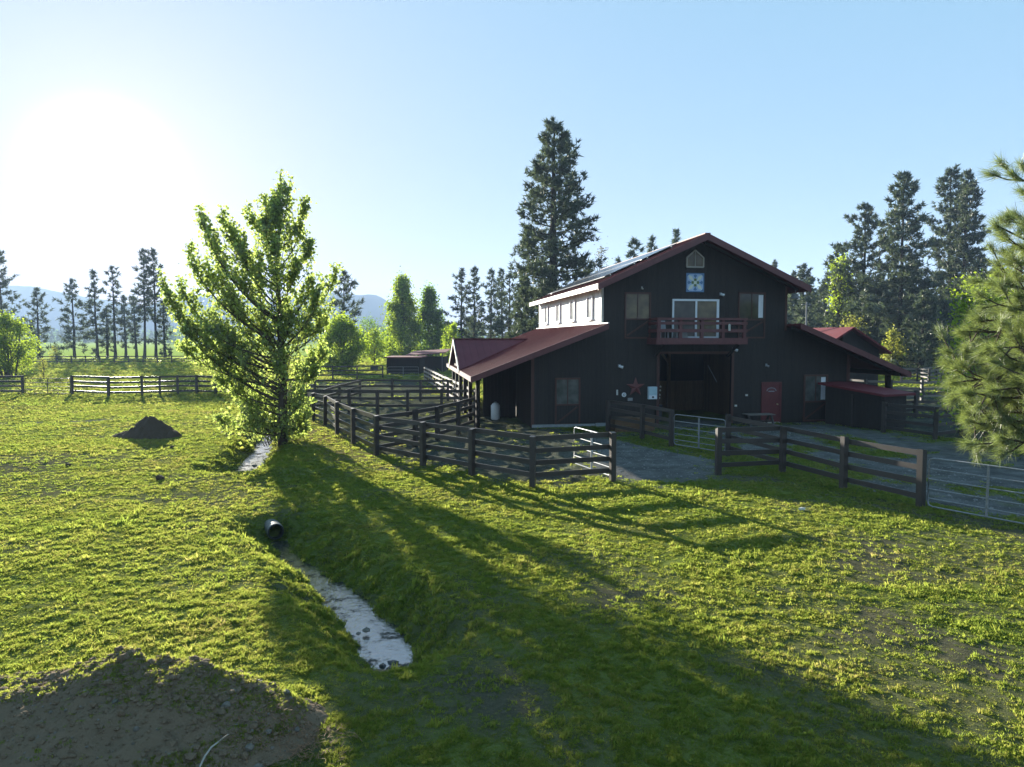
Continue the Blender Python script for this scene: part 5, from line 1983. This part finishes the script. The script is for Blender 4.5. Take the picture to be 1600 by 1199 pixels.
def scatter_group():
    ng = bpy.data.node_groups.new('grass_scatter', 'GeometryNodeTree')
    ng.interface.new_socket('Geometry', in_out='INPUT', socket_type='NodeSocketGeometry')
    ng.interface.new_socket('Geometry', in_out='OUTPUT', socket_type='NodeSocketGeometry')
    N, L = ng.nodes, ng.links
    gi, go = N.new('NodeGroupInput'), N.new('NodeGroupOutput')
    ci = N.new('GeometryNodeCollectionInfo')
    ci.inputs['Collection'].default_value = tcol
    ci.inputs['Separate Children'].default_value = True
    ci.inputs['Reset Children'].default_value = True
    ip = N.new('GeometryNodeInstanceOnPoints')
    ip.inputs['Pick Instance'].default_value = True

    def na(nm, ty):
        a = N.new('GeometryNodeInputNamedAttribute')
        a.data_type = ty
        a.inputs['Name'].default_value = nm
        return a.outputs['Attribute']
    L.new(gi.outputs[0], ip.inputs['Points'])
    L.new(ci.outputs[0], ip.inputs['Instance'])
    L.new(na('pick', 'INT'), ip.inputs['Instance Index'])
    L.new(na('turn', 'FLOAT_VECTOR'), ip.inputs['Rotation'])
    L.new(na('size', 'FLOAT_VECTOR'), ip.inputs['Scale'])
    L.new(ip.outputs[0], go.inputs[0])
    return ng


NG = scatter_group()


def grass(name, n, r0, r1, seed, w7, h7, az=(-43, 43), even=False):
    rn = np.random.default_rng(seed)
    r = r0 * (r1 / r0) ** rn.random(n)
    a = np.radians(rn.uniform(az[0], az[1], n))
    x, y = r * np.sin(a), r * np.cos(a)
    mk = masks(x, y)
    d1, w1 = pdist(x, y, STREAM, STREAM_W)
    d2, w2 = pdist(x, y, UPPER, UPPER_W)
    dd = np.minimum(d1 - w1, d2 - w2)
    cl = fbm(x * 2.3, y * 2.3, 91, 3)
    big = fbm(x * .35, y * .35, 95, 3)
    c2 = vn(x * 8.6 + .7 * np.sin(y * 2.1), y * 8.6, 93)
    c3 = vn(x * 2.1, y * 2.1, 94)
    c2 = np.where(r > 45, .6, c2 * .75 + c3 * .25)
    pr = (.22 + .78 * sstep(.36, .58, c2)) * (.6 + .4 * sstep(.3, .5, cl))
    if even:
        pr = pr * 0 + .85
    pr = pr * (1 - .93 * mk['soil']) * (1 - np.minimum(1, mk['gravel'] * 1.15)) * (1 - .9 * mk['red'])
    pr = np.where(mk['mud'] > .5, .14 * sstep(.60, .70, fbm(x * .7, y * .7, 97)), pr)
    # inside the yard a thin strip of grass follows the fences
    fl = [P(*p) for p in [(1136, 712), (1222, 738), (1317, 766), (1438, 795)]]
    df, _ = pdist(x, y, fl)
    df2, _ = pdist(x, y, [P(*p) for p in [(990, 686), (1049, 700), (1136, 715)]])
    pr = np.maximum(pr, (np.minimum(df, df2) < .8) * .75)
    s_ = (x - A0[0]) * UF[0] + (y - A0[1]) * UF[1]
    q_ = (x - A0[0]) * UD[0] + (y - A0[1]) * UD[1]
    pr = np.where((s_ > -2.5) & (s_ < 20) & (q_ > -.25) & (q_ < 14.6), 0, pr)
    pr = np.where(dd < .0, np.where((dd > -.2) & (fbm(x * 4, y * 4, 88) > .56), .35, 0), pr)
    mz = mound_z(x, y)
    inm = (mz > .12) & (x < -1.4) & (y < 9.2)
    edge = inm & (((y > 7.0) & (fbm(x * 2, y * 2, 99) > .37)) | ((x > -3.0) & (fbm(x * 3, y * 3, 98) > .52)) | (mz < .3))
    pr = np.where(inm, np.where(edge, .55, .03), pr)
    px_ = np.hypot((x - pc[0]) / 1.35, (y - pc[1] - .35) / 1.15)
    pr = np.where(px_ < 1, 0, pr)
    pr = np.where(r > 160, pr * (y < 172), pr)
    ok = rn.random(n) < pr
    x, y, r, dd, big, cl, inm, mz, c2 = [v[ok] for v in (x, y, r, dd, big, cl, inm, mz, c2)]
    n = len(x)
    z = height(x, y) - .004
    z = np.where(inm, mz, z)
    wv = w7 * (r / 7) ** .95 * np.exp(rn.normal(0, .33, n))
    hv = h7 * (r / 7) ** .42 * rn.uniform(.6, 1.3, n) * (.8 + .4 * sstep(.35, .65, big)) * (.55 + .9 * sstep(.4, .75, c2))
    tall = rn.random(n) < .025
    hv = np.where(tall, hv * rn.uniform(1.6, 2.6, n), hv)
    bank = (dd < .9) & (dd > 0)
    hv = hv * np.where(bank, 1.5, 1)
    wv = np.where(inm, wv * .7, wv)
    me = bpy.data.meshes.new(name)
    me.vertices.add(n)
    me.vertices.foreach_set('co', np.stack([x, y, z], 1).astype(np.float32).ravel())
    for nm, ty, arr, key in (('pick', 'INT', rn.integers(0, 6, n).astype(np.int32), 'value'),
                             ('turn', 'FLOAT_VECTOR', np.stack([rn.normal(0, .15, n), rn.normal(0, .15, n), rn.uniform(0, 6.28, n)], 1).astype(np.float32).ravel(), 'vector'),
                             ('size', 'FLOAT_VECTOR', np.stack([wv, wv, hv], 1).astype(np.float32).ravel(), 'vector')):
        at_ = me.attributes.new(nm, ty, 'POINT')
        at_.data.foreach_set(key, arr)
    o = link(name, me)
    md = o.modifiers.new('scatter', 'NODES')
    md.node_group = NG
    tag(o, kind='stuff')
    return n


ngr = grass('grass', 340000, 5.2, 62, 601, .031, .027)
ngr += grass('short_turf', 230000, 5.2, 36, 603, .020, .0135, even=True)
ngr += grass('pasture_grass', 60000, 55, 172, 602, .050, .036)
print('grass tufts', ngr)

# ------------------------------------------------------------------ air
hm = bpy.data.materials.new('haze')
hm.use_nodes = True
hn = hm.node_tree
hn.nodes.clear()
hv = hn.nodes.new('ShaderNodeVolumePrincipled')
hv.inputs['Density'].default_value = 3.3e-4
hv.inputs['Color'].default_value = (.50, .69, 1, 1)
hv.inputs['Anisotropy'].default_value = .08
ho = hn.nodes.new('ShaderNodeOutputMaterial')
hn.links.new(hv.outputs[0], ho.inputs['Volume'])
tag(G().box((-3000, -3000, -2.2), (3000, 3000, 226)).build('haze', hm), kind='stuff')
